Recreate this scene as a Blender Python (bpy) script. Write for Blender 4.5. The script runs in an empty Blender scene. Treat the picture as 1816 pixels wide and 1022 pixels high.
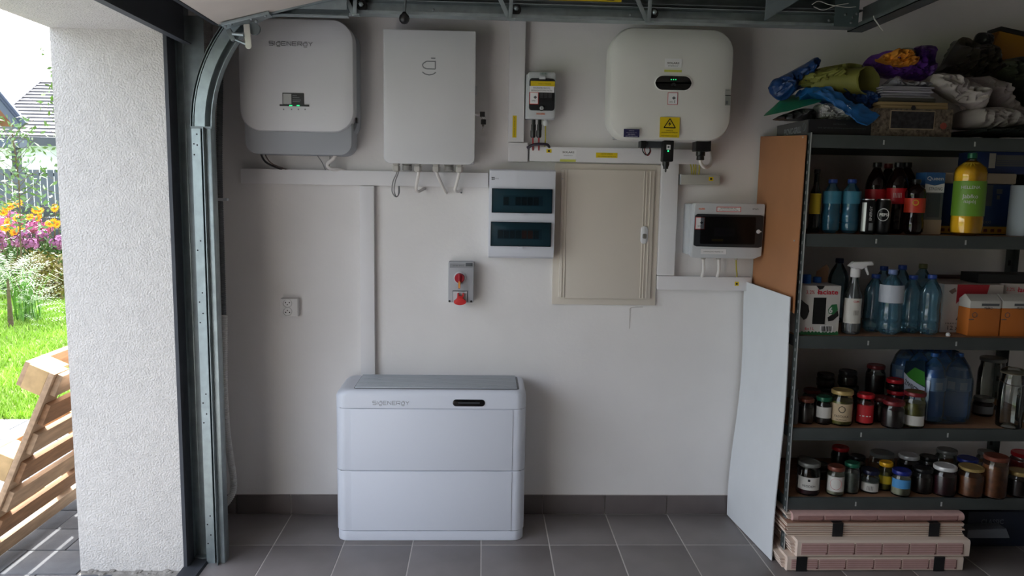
import bpy, bmesh, math, random
import numpy as np
from mathutils import Vector, Matrix, noise
RND = random.Random(11)
SC = bpy.context.scene
COL = SC.collection

# ---------------------------------------------------------------- camera
FPX, PW, PH = 1340.0, 1816.0, 1022.0
YAW, PITCH, ROLL, CAMZ = 0.0387, 0.1265, 0.0172, 1.5055
_f = Vector((math.sin(YAW)*math.cos(PITCH), math.cos(YAW)*math.cos(PITCH), -math.sin(PITCH)))
_r0 = Vector((math.cos(YAW), -math.sin(YAW), 0)); _u0 = _r0.cross(_f)
_r = math.cos(ROLL)*_r0 + math.sin(ROLL)*_u0
_u = -math.sin(ROLL)*_r0 + math.cos(ROLL)*_u0
CAMP = Vector((0, 0, CAMZ))
cd = bpy.data.cameras.new('camera'); cam = bpy.data.objects.new('camera', cd); COL.objects.link(cam)
cd.sensor_width = 36; cd.lens = FPX/PW*36; cd.clip_start = .05; cd.clip_end = 300
m3 = Matrix((_r, _u, -_f)).transposed()
cam.matrix_world = Matrix.Translation(CAMP) @ m3.to_4x4()
SC.camera = cam

# ---------------------------------------------------------------- sky, sun, exposure
SC.view_settings.view_transform = 'Standard'
SC.view_settings.look = 'None'
SC.view_settings.gamma = 1.0
SC.view_settings.use_curve_mapping = False
SC.view_settings.exposure = 1.45
wd = bpy.data.worlds.new('sky'); SC.world = wd; wd.use_nodes = True
nt = wd.node_tree; nt.nodes.clear()
so = nt.nodes.new('ShaderNodeOutputWorld'); sb = nt.nodes.new('ShaderNodeBackground'); sk = nt.nodes.new('ShaderNodeTexSky')
SUN_DIR = Vector((0.34, -0.62, -0.80)).normalized()          # the way the sunlight travels
sk.sky_type = 'NISHITA'; sk.sun_disc = False
sk.sun_elevation = math.asin(-SUN_DIR.z); sk.sun_rotation = math.atan2(-SUN_DIR.x, -SUN_DIR.y)
sk.air_density = 1.0; sk.dust_density = 4.0; sk.ozone_density = 1.0
sb.inputs['Strength'].default_value = 0.42
hs = nt.nodes.new('ShaderNodeHueSaturation'); hs.inputs['Saturation'].default_value = .42   # hazy, bright cloud cover
nt.links.new(sk.outputs[0], hs.inputs['Color']); nt.links.new(hs.outputs[0], sb.inputs[0]); nt.links.new(sb.outputs[0], so.inputs[0])
sl = bpy.data.lights.new('sun', 'SUN'); sun = bpy.data.objects.new('sun', sl); COL.objects.link(sun)
sl.energy = 4.2; sl.angle = .009; sl.color = (1, .96, .9)
sun.rotation_euler = SUN_DIR.to_track_quat('-Z', 'Y').to_euler()
sun.location = (-6, 12, 14)
SC.cycles.max_bounces = 10; SC.cycles.diffuse_bounces = 6; SC.cycles.transparent_max_bounces = 16
SC.cycles.sample_clamp_indirect = 6

D = 3.4                                                       # back wall plane

def ray(px, py): return _f + _r*((px-PW/2)/FPX) + _u*((PH/2-py)/FPX)
def atY(px, py, Y):
    d = ray(px, py); return CAMP + d*((Y-CAMP.y)/d.y)
def atZ(px, py, Z):
    d = ray(px, py); return CAMP + d*((Z-CAMP.z)/d.z)
def atX(px, py, X):
    d = ray(px, py); return CAMP + d*((X-CAMP.x)/d.x)
def rect(x0, y0, x1, y1, Y):
    """real rectangle in the plane y=Y whose corners were read from the photo: x0,x1,z0,z1"""
    a, b, c, d = atY(x0, y0, Y), atY(x1, y1, Y), atY(x0, y1, Y), atY(x1, y0, Y)
    return (a.x+c.x)/2, (b.x+d.x)/2, (b.z+c.z)/2, (a.z+d.z)/2

# ---------------------------------------------------------------- materials
def lin(c):
    c = c/255.0
    return c/12.92 if c <= .04045 else ((c+.055)/1.055)**2.4
def rgb(t): return (lin(t[0]), lin(t[1]), lin(t[2]), 1)
MATS = {}
def mat(name, col=(200, 200, 200), rough=.5, metal=0., var=0., vs=8., bump=0., bs=120., emit=0., bdist=.002, kind='noise', coat=0., spec=.5, stretch=None):
    if name in MATS: return MATS[name]
    m = bpy.data.materials.new(name); m.use_nodes = True; MATS[name] = m
    n = m.node_tree.nodes; l = m.node_tree.links; p = n['Principled BSDF']
    p.inputs['Base Color'].default_value = rgb(col); p.inputs['Roughness'].default_value = rough
    p.inputs['Metallic'].default_value = metal; p.inputs['Specular IOR Level'].default_value = spec
    if coat: p.inputs['Coat Weight'].default_value = coat
    tc = n.new('ShaderNodeTexCoord'); src = tc.outputs['Object']
    if stretch:
        mp = n.new('ShaderNodeMapping'); mp.inputs['Scale'].default_value = stretch
        l.new(src, mp.inputs[0]); src = mp.outputs[0]
    if var:
        t = n.new('ShaderNodeTexNoise'); t.inputs['Scale'].default_value = vs; t.inputs['Detail'].default_value = 5
        l.new(src, t.inputs['Vector'])
        r = n.new('ShaderNodeValToRGB'); c = rgb(col)
        r.color_ramp.elements[0].position = .3; r.color_ramp.elements[1].position = .7
        r.color_ramp.elements[0].color = (c[0]*(1-var), c[1]*(1-var), c[2]*(1-var), 1)
        r.color_ramp.elements[1].color = (min(1, c[0]*(1+var)), min(1, c[1]*(1+var)), min(1, c[2]*(1+var)), 1)
        l.new(t.outputs[0], r.inputs[0]); l.new(r.outputs[0], p.inputs['Base Color'])
    if bump:
        if kind == 'voronoi':
            b = n.new('ShaderNodeTexVoronoi'); b.inputs['Scale'].default_value = bs
        else:
            b = n.new('ShaderNodeTexNoise'); b.inputs['Scale'].default_value = bs; b.inputs['Detail'].default_value = 6
        l.new(src, b.inputs['Vector'])
        bp = n.new('ShaderNodeBump'); bp.inputs['Strength'].default_value = bump; bp.inputs['Distance'].default_value = bdist
        l.new(b.outputs[0], bp.inputs['Height']); l.new(bp.outputs[0], p.inputs['Normal'])
    if emit:
        p.inputs['Emission Color'].default_value = rgb(col); p.inputs['Emission Strength'].default_value = emit
    return m
def glass(name, tint=(235, 240, 240), rough=.05, refl=1.0, haze=0., hcol=(200, 210, 220)):
    """clear or tinted thin pane or bottle wall: Fresnel mix of see-through and gloss"""
    if name in MATS: return MATS[name]
    m = bpy.data.materials.new(name); m.use_nodes = True; MATS[name] = m
    n = m.node_tree.nodes; l = m.node_tree.links; n.clear()
    o = n.new('ShaderNodeOutputMaterial'); mx = n.new('ShaderNodeMixShader')
    t = n.new('ShaderNodeBsdfTransparent'); t.inputs[0].default_value = rgb(tint)
    g = n.new('ShaderNodeBsdfGlossy'); g.inputs['Roughness'].default_value = rough; g.inputs[0].default_value = (refl, refl, refl, 1)
    f = n.new('ShaderNodeFresnel'); f.inputs[0].default_value = 1.5
    src = t.outputs[0]
    if haze:
        df = n.new('ShaderNodeBsdfDiffuse'); df.inputs[0].default_value = rgb(hcol); mh = n.new('ShaderNodeMixShader'); mh.inputs[0].default_value = haze
        l.new(t.outputs[0], mh.inputs[1]); l.new(df.outputs[0], mh.inputs[2]); src = mh.outputs[0]
    l.new(f.outputs[0], mx.inputs[0]); l.new(src, mx.inputs[1]); l.new(g.outputs[0], mx.inputs[2]); l.new(mx.outputs[0], o.inputs[0])
    return m

# ---------------------------------------------------------------- mesh collector
class MB:
    def __init__(s): s.v = []; s.f = []
    def add(s, vs, fs):
        o = len(s.v); s.v += [tuple(v) for v in vs]; s.f += [tuple(i+o for i in f) for f in fs]; return s
    def box(s, x0, x1, y0, y1, z0, z1):
        if x1 < x0: x0, x1 = x1, x0
        if y1 < y0: y0, y1 = y1, y0
        if z1 < z0: z0, z1 = z1, z0
        v = [(x0,y0,z0),(x1,y0,z0),(x1,y1,z0),(x0,y1,z0),(x0,y0,z1),(x1,y0,z1),(x1,y1,z1),(x0,y1,z1)]
        return s.add(v, [(0,3,2,1),(4,5,6,7),(0,1,5,4),(1,2,6,5),(2,3,7,6),(3,0,4,7)])
    def bar(s, a, b, w, t, up=(0, 0, 1)):
        """box beam from a to b, w wide across, t thick along 'up'"""
        a, b = Vector(a), Vector(b); d = (b-a).normalized(); up = Vector(up)
        sd = d.cross(up).normalized(); up = sd.cross(d)
        v = []
        for p in (a, b):
            for i, j in ((-1,-1),(1,-1),(1,1),(-1,1)): v.append(p + sd*(w/2*i) + up*(t/2*j))
        return s.add(v, [(0,1,2,3),(7,6,5,4),(0,4,5,1),(1,5,6,2),(2,6,7,3),(3,7,4,0)])
    def prism(s, poly, ax, a, b):
        """polygon (2D) pushed along axis ax ('x','y','z') from a to b"""
        def P(p, t):
            return (t, p[0], p[1]) if ax == 'x' else (p[0], t, p[1]) if ax == 'y' else (p[0], p[1], t)
        n = len(poly)
        v = [P(p, a) for p in poly] + [P(p, b) for p in poly]
        f = [tuple(range(n))[::-1], tuple(range(n, 2*n))] + [(i, (i+1) % n, n+(i+1) % n, n+i) for i in range(n)]
        return s.add(v, f)
    def tube(s, path, r, n=8, cap=True):
        path = [Vector(p) for p in path]; N = len(path); v = []; f = []
        prev = None
        for i, p in enumerate(path):
            d = (path[min(i+1, N-1)] - path[max(i-1, 0)]).normalized()
            if prev is None:
                a = d.orthogonal().normalized()
            else:
                a = (prev - d*prev.dot(d)).normalized()
            prev = a; b = d.cross(a)
            rr = r[i] if isinstance(r, (list, tuple)) else r
            for k in range(n):
                t = 2*math.pi*k/n; v.append(p + a*(rr*math.cos(t)) + b*(rr*math.sin(t)))
        for i in range(N-1):
            for k in range(n):
                f.append((i*n+k, i*n+(k+1) % n, (i+1)*n+(k+1) % n, (i+1)*n+k))
        if cap: f += [tuple(range(n))[::-1], tuple(range((N-1)*n, N*n))]
        return s.add(v, f)
    def lathe(s, prof, c, n=24, ax='z', a0=0., a1=2*math.pi):
        """profile of (radius, height) turned about an axis through c"""
        full = abs(a1-a0-2*math.pi) < 1e-6; k = n if full else n+1; v = []; f = []
        for r, h in prof:
            for i in range(k):
                t = a0+(a1-a0)*i/n; x, y = r*math.cos(t), r*math.sin(t)
                v.append((c[0]+x, c[1]+y, c[2]+h) if ax == 'z' else (c[0]+x, c[1]-h, c[2]+y) if ax == 'y' else (c[0]+h, c[1]+x, c[2]+y))
        for j in range(len(prof)-1):
            for i in range(n):
                f.append((j*k+i, j*k+(i+1) % k, (j+1)*k+(i+1) % k, (j+1)*k+i))
        if full:
            if prof[0][0] > 1e-5: f.append(tuple(range(k))[::-1])
            if prof[-1][0] > 1e-5: f.append(tuple(range((len(prof)-1)*k, len(prof)*k)))
        return s.add(v, f)
    def grid(s, rows, close=False):
        """surface through rows of points"""
        n = len(rows[0]); v = [p for r in rows for p in r]; f = []
        for i in range(len(rows)-1):
            for j in range(n if close else n-1):
                f.append((i*n+j, i*n+(j+1) % n, (i+1)*n+(j+1) % n, (i+1)*n+j))
        return s.add(v, f)
def rr(x0, x1, z0, z1, r, n=6):
    """rounded rectangle outline; r one number or (bl, br, tr, tl)"""
    if not isinstance(r, (tuple, list)): r = (r,)*4
    out = []
    for (cx, cz, a, q) in ((x0, z0, math.pi, r[0]), (x1, z0, 1.5*math.pi, r[1]), (x1, z1, 0, r[2]), (x0, z1, .5*math.pi, r[3])):
        q = max(q, 1e-5)
        ox = cx + (q if cx == x0 else -q); oz = cz + (q if cz == z0 else -q)
        for i in range(n+1):
            t = a + .5*math.pi*i/n; out.append((ox+q*math.cos(t), oz+q*math.sin(t)))
    return out
def slab(x0, x1, z0, z1, y0, y1, r, dome=0., n=6, edge=.004):
    """rounded-corner plate facing -y: y0 is the front, edges eased, optional pillow"""
    m = MB(); rings = []
    base = rr(x0, x1, z0, z1, r, n); cx, cz = (x0+x1)/2, (z0+z1)/2
    hx, hz = (x1-x0)/2, (z1-z0)/2
    def ring(ins, y):
        return [(cx+(p[0]-cx)*(hx-ins)/hx, y, cz+(p[1]-cz)*(hz-ins)/hz) for p in base]
    rings.append(ring(0, y1))
    rings.append(ring(0, y0+dome+edge))
    rings.append(ring(edge*.3, y0+dome+edge*.3))
    rings.append(ring(edge, y0+dome))
    if dome:
        for q in (.12, .3, .6):
            rings.append(ring(edge+min(hx, hz)*q*.8, y0+dome*(1-q)**2*.9))
    k = len(base); v = [p for r_ in rings for p in r_]; f = []
    for j in range(len(rings)-1):
        for i in range(k): f.append((j*k+i, j*k+(i+1) % k, (j+1)*k+(i+1) % k, (j+1)*k+i))
    f.append(tuple(range(k))[::-1]); f.append(tuple(range((len(rings)-1)*k, len(rings)*k)))
    return m.add(v, f)

ORG = {}
def _mesh(name, m, material, org, bevel=0., smooth=35):
    me = bpy.data.meshes.new(name)
    me.from_pydata([(v[0]-org[0], v[1]-org[1], v[2]-org[2]) for v in m.v], [], m.f); me.update()
    bm = bmesh.new(); bm.from_mesh(me)
    bmesh.ops.recalc_face_normals(bm, faces=bm.faces)
    if bevel:
        es = [e for e in bm.edges if len(e.link_faces) == 2 and e.calc_face_angle(0) > .6]
        bmesh.ops.bevel(bm, geom=es, offset=bevel, segments=2, affect='EDGES', profile=.6, clamp_overlap=True)
    bm.to_mesh(me); bm.free()
    if smooth:
        me.polygons.foreach_set('use_smooth', [True]*len(me.polygons))
        me.set_sharp_from_angle(angle=math.radians(smooth))
    me.materials.append(material)
    return me
def obj(name, me, parent=None):
    o = bpy.data.objects.new(name, me); COL.objects.link(o)
    if parent: o.parent = parent
    return o
def thing(name, loc, label, cat, group=None):
    o = bpy.data.objects.new(name, None); COL.objects.link(o); o.empty_display_size = .05
    o.location = loc; o['label'] = label; o['category'] = cat
    if group: o['group'] = group
    ORG[o.name] = Vector(loc); return o
def part(name, m, material, parent, bevel=0., smooth=35, label=None, kind=None):
    org = ORG[parent.name]
    o = obj(name, _mesh(name, m, material, org, bevel, smooth), parent); ORG[o.name] = org
    if label: o['label'] = label
    if kind: o['kind'] = kind
    return o
def solo(name, m, material, label, cat, group=None, bevel=0., smooth=35, kind=None):
    xs = [v[0] for v in m.v]; ys = [v[1] for v in m.v]; zs = [v[2] for v in m.v]
    org = Vector(((min(xs)+max(xs))/2, (min(ys)+max(ys))/2, min(zs)))
    o = obj(name, _mesh(name, m, material, org, bevel, smooth)); o.location = org; ORG[o.name] = org
    o['label'] = label; o['category'] = cat
    if group: o['group'] = group
    if kind: o['kind'] = kind
    return o
def struct(name, m, material, bevel=0., smooth=35, label=None):
    o = obj(name, _mesh(name, m, material, (0, 0, 0), bevel, smooth)); ORG[o.name] = Vector((0, 0, 0))
    o['kind'] = 'structure'
    if label: o['label'] = label
    return o
def piece(name, me, loc, parent, rz=0.):
    """a copy of a shared mesh as a child"""
    o = obj(name, me, parent); o.location = Vector(loc)-ORG[parent.name]; o.rotation_euler = (0, 0, rz); return o

# lettering -----------------------------------------------------------------
_fc = bpy.data.curves.new('lettering', 'FONT'); _fo = bpy.data.objects.new('lettering_source', _fc)
def text(s, x, y, z, w, material, parent, h=None, bend=None, tilt=0., bold=0., name='lettering', vert=False, face='y'):
    """letters centred at (x,y,z) on a face looking to -y, w metres wide; bend=(cx,cy,r) wraps them round a jar"""
    _fc.body = s; _fc.size = 1; _fc.extrude = 0; _fc.offset = bold; _fc.resolution_u = 2; _fc.align_x = 'LEFT'
    bpy.context.view_layer.update()
    me = bpy.data.meshes.new_from_object(_fo); me.name = name
    co = np.empty(len(me.vertices)*3); me.vertices.foreach_get('co', co); co = co.reshape(-1, 3)
    if len(co) == 0: return None
    mn, mx = co.min(0), co.max(0); sx = w/max(mx[0]-mn[0], 1e-6); sz = (h/max(mx[1]-mn[1], 1e-6)) if h else sx
    u = (co[:, 0]-(mn[0]+mx[0])/2)*sx; v = (co[:, 1]-(mn[1]+mx[1])/2)*sz
    if vert: u, v = -v, u
    if tilt: u, v = u*math.cos(tilt)-v*math.sin(tilt), u*math.sin(tilt)+v*math.cos(tilt)
    org = ORG[parent.name]; out = np.empty_like(co)
    if bend:
        th = (u + (x-bend[0]))/bend[2] + (bend[3] if len(bend) > 3 else 0.); out[:, 0] = bend[0]+bend[2]*np.sin(th); out[:, 1] = bend[1]-bend[2]*np.cos(th)
    else:
        out[:, 0] = x+u; out[:, 1] = y
    if face == 'x': out[:, 0] = x; out[:, 1] = y-u
    out[:, 2] = z+v; out -= np.array(org)
    me.vertices.foreach_set('co', out.ravel()); me.update()
    me.materials.clear(); me.materials.append(material)
    o = obj(name, me, parent); ORG[o.name] = org; return o
def strokes(lines, w, y, t=.0008):
    """thin flat strokes on a face looking to -y"""
    m = MB()
    for ln in lines:
        for a, b in zip(ln, ln[1:]):
            m.bar((a[0], y, a[1]), (b[0], y, b[1]), w, t, up=(0, 1, 0))
    return m
def arc(cx, cz, rx, rz, a0, a1, n=8):
    return [(cx+rx*math.cos(math.radians(a0+(a1-a0)*i/n)), cz+rz*math.sin(math.radians(a0+(a1-a0)*i/n))) for i in range(n+1)]
def smoothpath(pts, n=6):
    """Catmull-Rom through points"""
    P = [Vector(p) for p in pts]; P = [P[0]*2-P[1]] + P + [P[-1]*2-P[-2]]; out = []
    for i in range(1, len(P)-2):
        for k in range(n):
            t = k/n; a, b, c, d = P[i-1], P[i], P[i+1], P[i+2]
            out.append(.5*((2*b)+(c-a)*t+(2*a-5*b+4*c-d)*t*t+(3*b-a-3*c+d)*t*t*t))
    out.append(P[-2]); return out
def sticker(x0, y0, x1, y1, Y, material, parent, name='sticker', t=.0006):
    a, b, c, d = rect(x0, y0, x1, y1, Y); return part(name, MB().box(a, b, Y-t, Y, c, d), material, parent)
# ================================================================ the setting
XO, XI, YP, ZS = -1.577, -1.172, 2.885, 2.066      # outer / inner face of the left wall, far jamb, soffit
YN, XR, YB, ZC = 0.05, 3.3, -3.6, 2.72             # near jamb, right wall, wall behind, ceiling
M_stucco = mat('stucco', (206, 203, 200), .95, var=.05, vs=30, bump=1.0, bs=150, bdist=.006)
M_plaster = mat('plaster', (232, 230, 229), .92, var=.03, vs=3.5, bump=.22, bs=60, bdist=.003)
M_raw = mat('raw_plaster', (188, 183, 177), .95, var=.08, vs=5)
M_ceil = mat('ceiling_paint', (182, 176, 169), .95, var=.02)
M_grout = mat('grout', (196, 190, 186), .95, var=.06, vs=60)
M_tile = mat('floor_tile_glaze', (122, 116, 115), .42, var=.10, vs=6, bump=.12, bs=220, bdist=.001)
M_base = mat('base_tile_glaze', (104, 97, 96), .45, var=.10, vs=8, bump=.1, bs=220, bdist=.001)
M_galv = mat('galvanised_steel', (150, 162, 165), .36, metal=.65, var=.13, vs=26, bump=.05, bs=90)
M_galvd = mat('dull_steel', (120, 128, 130), .5, metal=.8, var=.12, vs=18)
M_rub = mat('black_rubber', (46, 49, 56), .7, var=.15, vs=20)
M_black = mat('black_plastic', (16, 16, 18), .35)
M_dark = mat('dark_void', (6, 6, 7), .8)
M_concrete = mat('rough_concrete', (140, 137, 132), .95, var=.25, vs=25, bump=.8, bs=60, bdist=.01)

wl = struct('wall_left', MB().box(XO, XI, YP, 3.65, -.1, ZS).box(XO, XI, YB, 3.65, ZS, 3.2).box(XO, XI, YB, YN, -.1, ZS), M_stucco, label='white stucco garage wall with deep door reveal')
struct('wall_back', MB().box(XI, XR+.2, D, D+.2, -.1, 3.2), M_plaster, label='white plastered garage wall')
struct('wall_right', MB().box(XR, XR+.2, YB, D, -.1, 3.2), M_raw)
struct('wall_front', MB().box(XI, XR+.2, YB-.2, YB, -.1, 3.2), M_raw)
struct('ceiling', MB().box(XI, XR, YB, D, ZC, ZC+.2), M_ceil)
fl = struct('floor', MB().box(XI, XR, YB, D, -.12, -.0012), M_grout, label='grey brown tiled garage floor')
# floor tiles, one by one near the wall, the unseen rest in one piece
TX, TY = .2936, .2936
cols = [(.005+TX*k, .005+TX*(k+1)) for k in range(-4, 12)]
rows = [(3.079, 3.392)] + [(3.079-TY*(k+1), 3.079-TY*k) for k in range(5)]
cache = {}
for y0, y1 in rows:
    for x0, x1 in cols:
        x0, x1 = max(x0, XI), min(x1, XR)
        if x1-x0 < .03: continue
        key = (round(x1-x0, 3), round(y1-y0, 3))
        if key not in cache:
            w, d = x1-x0-.0048, y1-y0-.0048
            cache[key] = _mesh('tile', MB().box(-w/2, w/2, -d/2, d/2, -.008, 0), M_tile, (0, 0, 0), bevel=.0012)
        piece('tile', cache[key], ((x0+x1)/2, (y0+y1)/2, RND.uniform(-.0006, .0004)), fl)
mb = MB(); yy = 3.079-TY*5
while yy > YB:
    for x0, x1 in cols: mb.box(max(x0, XI)+.0015, min(x1, XR)-.0015, max(yy-TY, YB)+.0015, yy-.0015, -.008, 0)
    yy -= TY
o = part('tile_field', mb, M_tile, fl); o['kind'] = 'stuff'
# tiled baseboard along the back wall
bb = struct('baseboard_back', MB().box(XI, XR, D-.004, D, 0, .094), M_grout, label='dark grey tiled skirting')
edges = [XI, -1.13] + [.0005+TX*k for k in range(-3, 12)] + [XR]
for x0, x1 in zip(edges, edges[1:]):
    if x1-x0 < .02: continue
    key = ('b', round(x1-x0, 3))
    if key not in cache:
        w = x1-x0-.0045; cache[key] = _mesh('tile', MB().box(-w/2, w/2, 0, .007, .002, .093), M_base, (0, 0, 0), bevel=.001)
    piece('tile', cache[key], ((x0+x1)/2, D-.011, 0), bb)
# door sill and rubber threshold
struct('trim_1', MB().box(XO, XI, YN, YP+.02, -.12, -.012), M_concrete, label='rough concrete door sill')
struct('trim_2', MB().prism([(-1.178, 0), (-1.172, .010), (-1.150, .012), (-1.125, .006), (-1.098, .010), (-1.092, 0)], 'y', YN, 2.985), M_rub, label='black rubber threshold strip')
mb = MB()
for k in range(14):
    x = XO+.03+RND.random()*.34; r = RND.uniform(.005, .016)
    mb.lathe([(r, 0), (r*.8, r*.4), (r*.3, r*.6), (0, r*.62)], (x, YP-RND.uniform(-.005, .03), -.013), 7)
part('mortar_lump', mb, M_concrete, bpy.data.objects['trim_1'], kind='stuff')

# ------------------------------------------------ garage door frame, track, open sectional door
def sweep(path, prof, closed=True):
    """profile (n, y) swept along a path of (x, z) points in the xz plane"""
    m = MB(); N = len(path); rows_ = []
    for i, (x, z) in enumerate(path):
        a = path[max(i-1, 0)]; b = path[min(i+1, N-1)]
        dx, dz = b[0]-a[0], b[1]-a[1]; l_ = math.hypot(dx, dz); dx, dz = dx/l_, dz/l_
        rows_.append([(x-dz*n, y, z+dx*n) for n, y in prof])
    m.grid(rows_, close=True)
    k = len(prof); m.f.append(tuple(range(k))[::-1]); m.f.append(tuple(range(len(m.v)-k, len(m.v)))); return m
tf = thing('door_frame', (-1.13, 2.92, 0), 'galvanised side frame of the garage door with black rubber seal', 'door frame')
part('rubber_seal', MB().prism([(XI+.001, 2.876), (-1.156, 2.872), (-1.150, 2.884), (-1.150, 2.93), (XI+.001, 2.93)], 'z', .0, 2.2), M_rub, tf)
part('face_plate', MB().box(-1.164, -1.060, 2.976, 2.979, 0, 2.14).box(-1.142, -1.136, 2.972, 2.977, 0, 2.14).box(-1.162, -1.159, 2.93, 2.977, 0, 2.14), M_galv, tf, bevel=.0008)
part('wall_flange', MB().box(XI+.001, XI+.004, 2.93, 3.12, 0, 2.3), M_galvd, tf)
part('head_seal', MB().box(XI+.001, XI+.045, YN, 2.876, ZS-.012, ZS+.05), M_rub, tf)
part('head_plate', MB().box(XI+.046, XI+.05, YN, 2.95, ZS-.035, ZS+.16).box(XI+.05, XI+.075, YN, 2.95, ZS-.035, ZS-.031), mat('dark_header_paint', (64, 68, 76), .6, var=.1), tf)
part('floor_clip', MB().box(-1.158, -1.10, 2.945, 2.972, 0, .012), M_galvd, tf)

trk = thing('door_track', (-1.064, 2.95, 0), 'galvanised door track curving from the left jamb up to the ceiling rails', 'door track')
XT, YT = -1.064, -.05                                         # vertical run sits in front of the frame plate
R_ = .58; xc, zc = XT+R_, 1.725
pv = [(XT, .0), (XT, .6), (XT, 1.2), (XT, zc)]
pc = [(xc-R_*math.cos(t), zc+R_*math.sin(t)) for t in [math.radians(42)*i/9 for i in range(10)]]
x_e, z_e = pc[-1]; pc += [(x_e+.2*(math.cos(math.radians(42))-math.cos(t)), z_e+.2*(math.sin(t)-math.sin(math.radians(42)))) for t in [math.radians(42+48*i/6) for i in range(1, 7)]]
pc.append((pc[-1][0]+.25, pc[-1][1]))
zh = 2.195
U = [(-.036, 2.935), (-.036, 2.972), (.030, 2.972), (.030, 2.925), (.027, 2.925), (.027, 2.969), (-.033, 2.969), (-.033, 2.935)]
part('vertical_rail', sweep([(x, z) for x, z in pv], U), M_galv, trk)
part('rail_web', MB().box(XT-.034, XT-.001, 2.922, 2.925, 0, zc), M_galv, trk)
part('rail_lip', MB().box(XT+.014, XT+.038, 2.922, 2.926, 0, zc).box(XT+.014, XT+.017, 2.90, 2.926, 0, zc).box(XT+.036, XT+.039, 2.926, 2.972, 0, zc), M_galv, trk, bevel=.001)
part('curved_rail', sweep(pc, U), M_galv, trk)
part('curved_lip', sweep(pc, [(-.016, 2.922), (-.016, 2.926), (.022, 2.926), (.022, 2.922)]), M_galv, trk)
part('curved_edge', sweep(pc, [(.040, 2.935), (.040, 2.97), (.043, 2.97), (.043, 2.935)]), M_galvd, trk)
XE = 1.44
part('horizontal_rail', sweep([(-.69, zh), (.2, zh-.002), (XE, zh-.004)], [(-.030, 2.975), (-.030, 3.035), (.026, 3.035), (.026, 2.99), (.023, 2.99), (.023, 3.032), (-.027, 3.032), (-.027, 2.978), (-.018, 2.978), (-.018, 2.975)]), M_galv, trk)
part('upper_rail', sweep([(-.69, zh+.052), (.2, zh+.052), (XE+.02, zh+.05)], [(-.020, 2.98), (-.020, 3.05), (.040, 3.05), (.040, 2.98), (.037, 2.98), (.037, 3.047), (-.017, 3.047), (-.017, 2.98)]), M_galvd, trk)
part('splice_plate', MB().box(XT-.034, XT+.042, 2.918, 2.922, zc-.004, zc+.004), M_galvd, trk)
# bolt holes and bolts
bolt = _mesh('bolt', MB().lathe([(.0055, 0), (.0055, .003), (.003, .0045), (0, .0048)], (0, 0, 0), 8, 'y'), M_galvd, (0, 0, 0))
hole = _mesh('bolt_hole', MB().lathe([(.003, 0), (.003, .0006)], (0, 0, 0), 8, 'y'), M_dark, (0, 0, 0))
for z in (.12, .20, .62, .70, 1.02, 1.10, 1.30, 1.66, 1.70):
    for dx in (-.012, .0):
        piece('bolt_hole', hole, (XT-.014+dx, 2.9218, z+dx*3), trk)
for x in (-.2, .55, 1.32): piece('bolt', bolt, (x, 2.974, zh-.012), trk)
# track hangers with diagonal straps
for px in (630, 905, 1150):
    p = atY(px, 30, 2.96)
    h = part('hanger', MB().bar((p.x-.075, 2.955, zh+.10), (p.x-.005, 2.955, zh-.040), .016, .003, up=(0, 1, 0)).bar((p.x, 2.95, zh-.042), (p.x+.004, 2.95, zh+.10), .014, .003, up=(0, 1, 0)).box(p.x-.012, p.x+.018, 2.945, 2.975, zh-.045, zh-.04), M_galv, trk, bevel=.0008)
    part('roller', MB().lathe([(.018, -.01), (.02, -.008), (.02, .008), (.018, .01)], (p.x+.022, 2.985, zh-.002), 14, 'y'), M_black, h)
    part('roller_nut', MB().lathe([(.009, 0), (.009, .012), (.004, .016)], (p.x+.022, 2.965, zh-.002), 6, 'y'), M_galv, h)
p = atY(1380, 20, 2.93)
part('wedge_plate', MB().prism([(p.x-.05, zh-.03), (p.x+.08, zh+.05), (p.x+.08, zh+.12), (p.x-.045, zh+.12)], 'y', 2.93, 2.934), mat('blue_grey_steel', (128, 142, 148), .45, metal=.6), trk)
# yellow warning strip on the upper rail
part('warning_label', MB().box(*[atY(973, 0, 2.98).x, atY(1102, 0, 2.98).x], 2.976, 2.979, zh+.036, zh+.060), mat('warning_yellow', (214, 190, 20), .5), trk)
ML = mat('print_black', (18, 18, 20), .6)
for k in range(4):
    x = atY(985+30*k, 0, 2.98).x; part('warning_print', MB().prism([(x, zh+.040), (x+.03, zh+.040), (x+.045, zh+.056), (x+.015, zh+.056)], 'y', 2.9752, 2.976), ML, trk)
# release handle: rod with a black ball
ph = atY(717, 33, 2.93)
rh = thing('release_handle', (ph.x, 2.93, ph.z), 'black ball knob hanging on a thin rod below the door rail', 'handle')
part('rod', MB().tube([(ph.x, 2.93, ph.z+.01), (ph.x+.004, 2.93, ph.z+.06), (ph.x+.006, 2.935, ph.z+.16)], .005, 8), M_galvd, rh)
part('ball_knob', MB().lathe([(0, -.0205), (.010, -.018), (.0175, -.010), (.020, 0), (.0175, .010), (.010, .018), (.006, .024), (0, .025)], (ph.x, 2.93, ph.z), 18), M_black, rh)
part('pivot_nut', MB().lathe([(.014, 0), (.014, .012), (.006, .018)], (ph.x+.036, 2.95, zh+.045), 6, 'y'), M_galv, rh)
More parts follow.
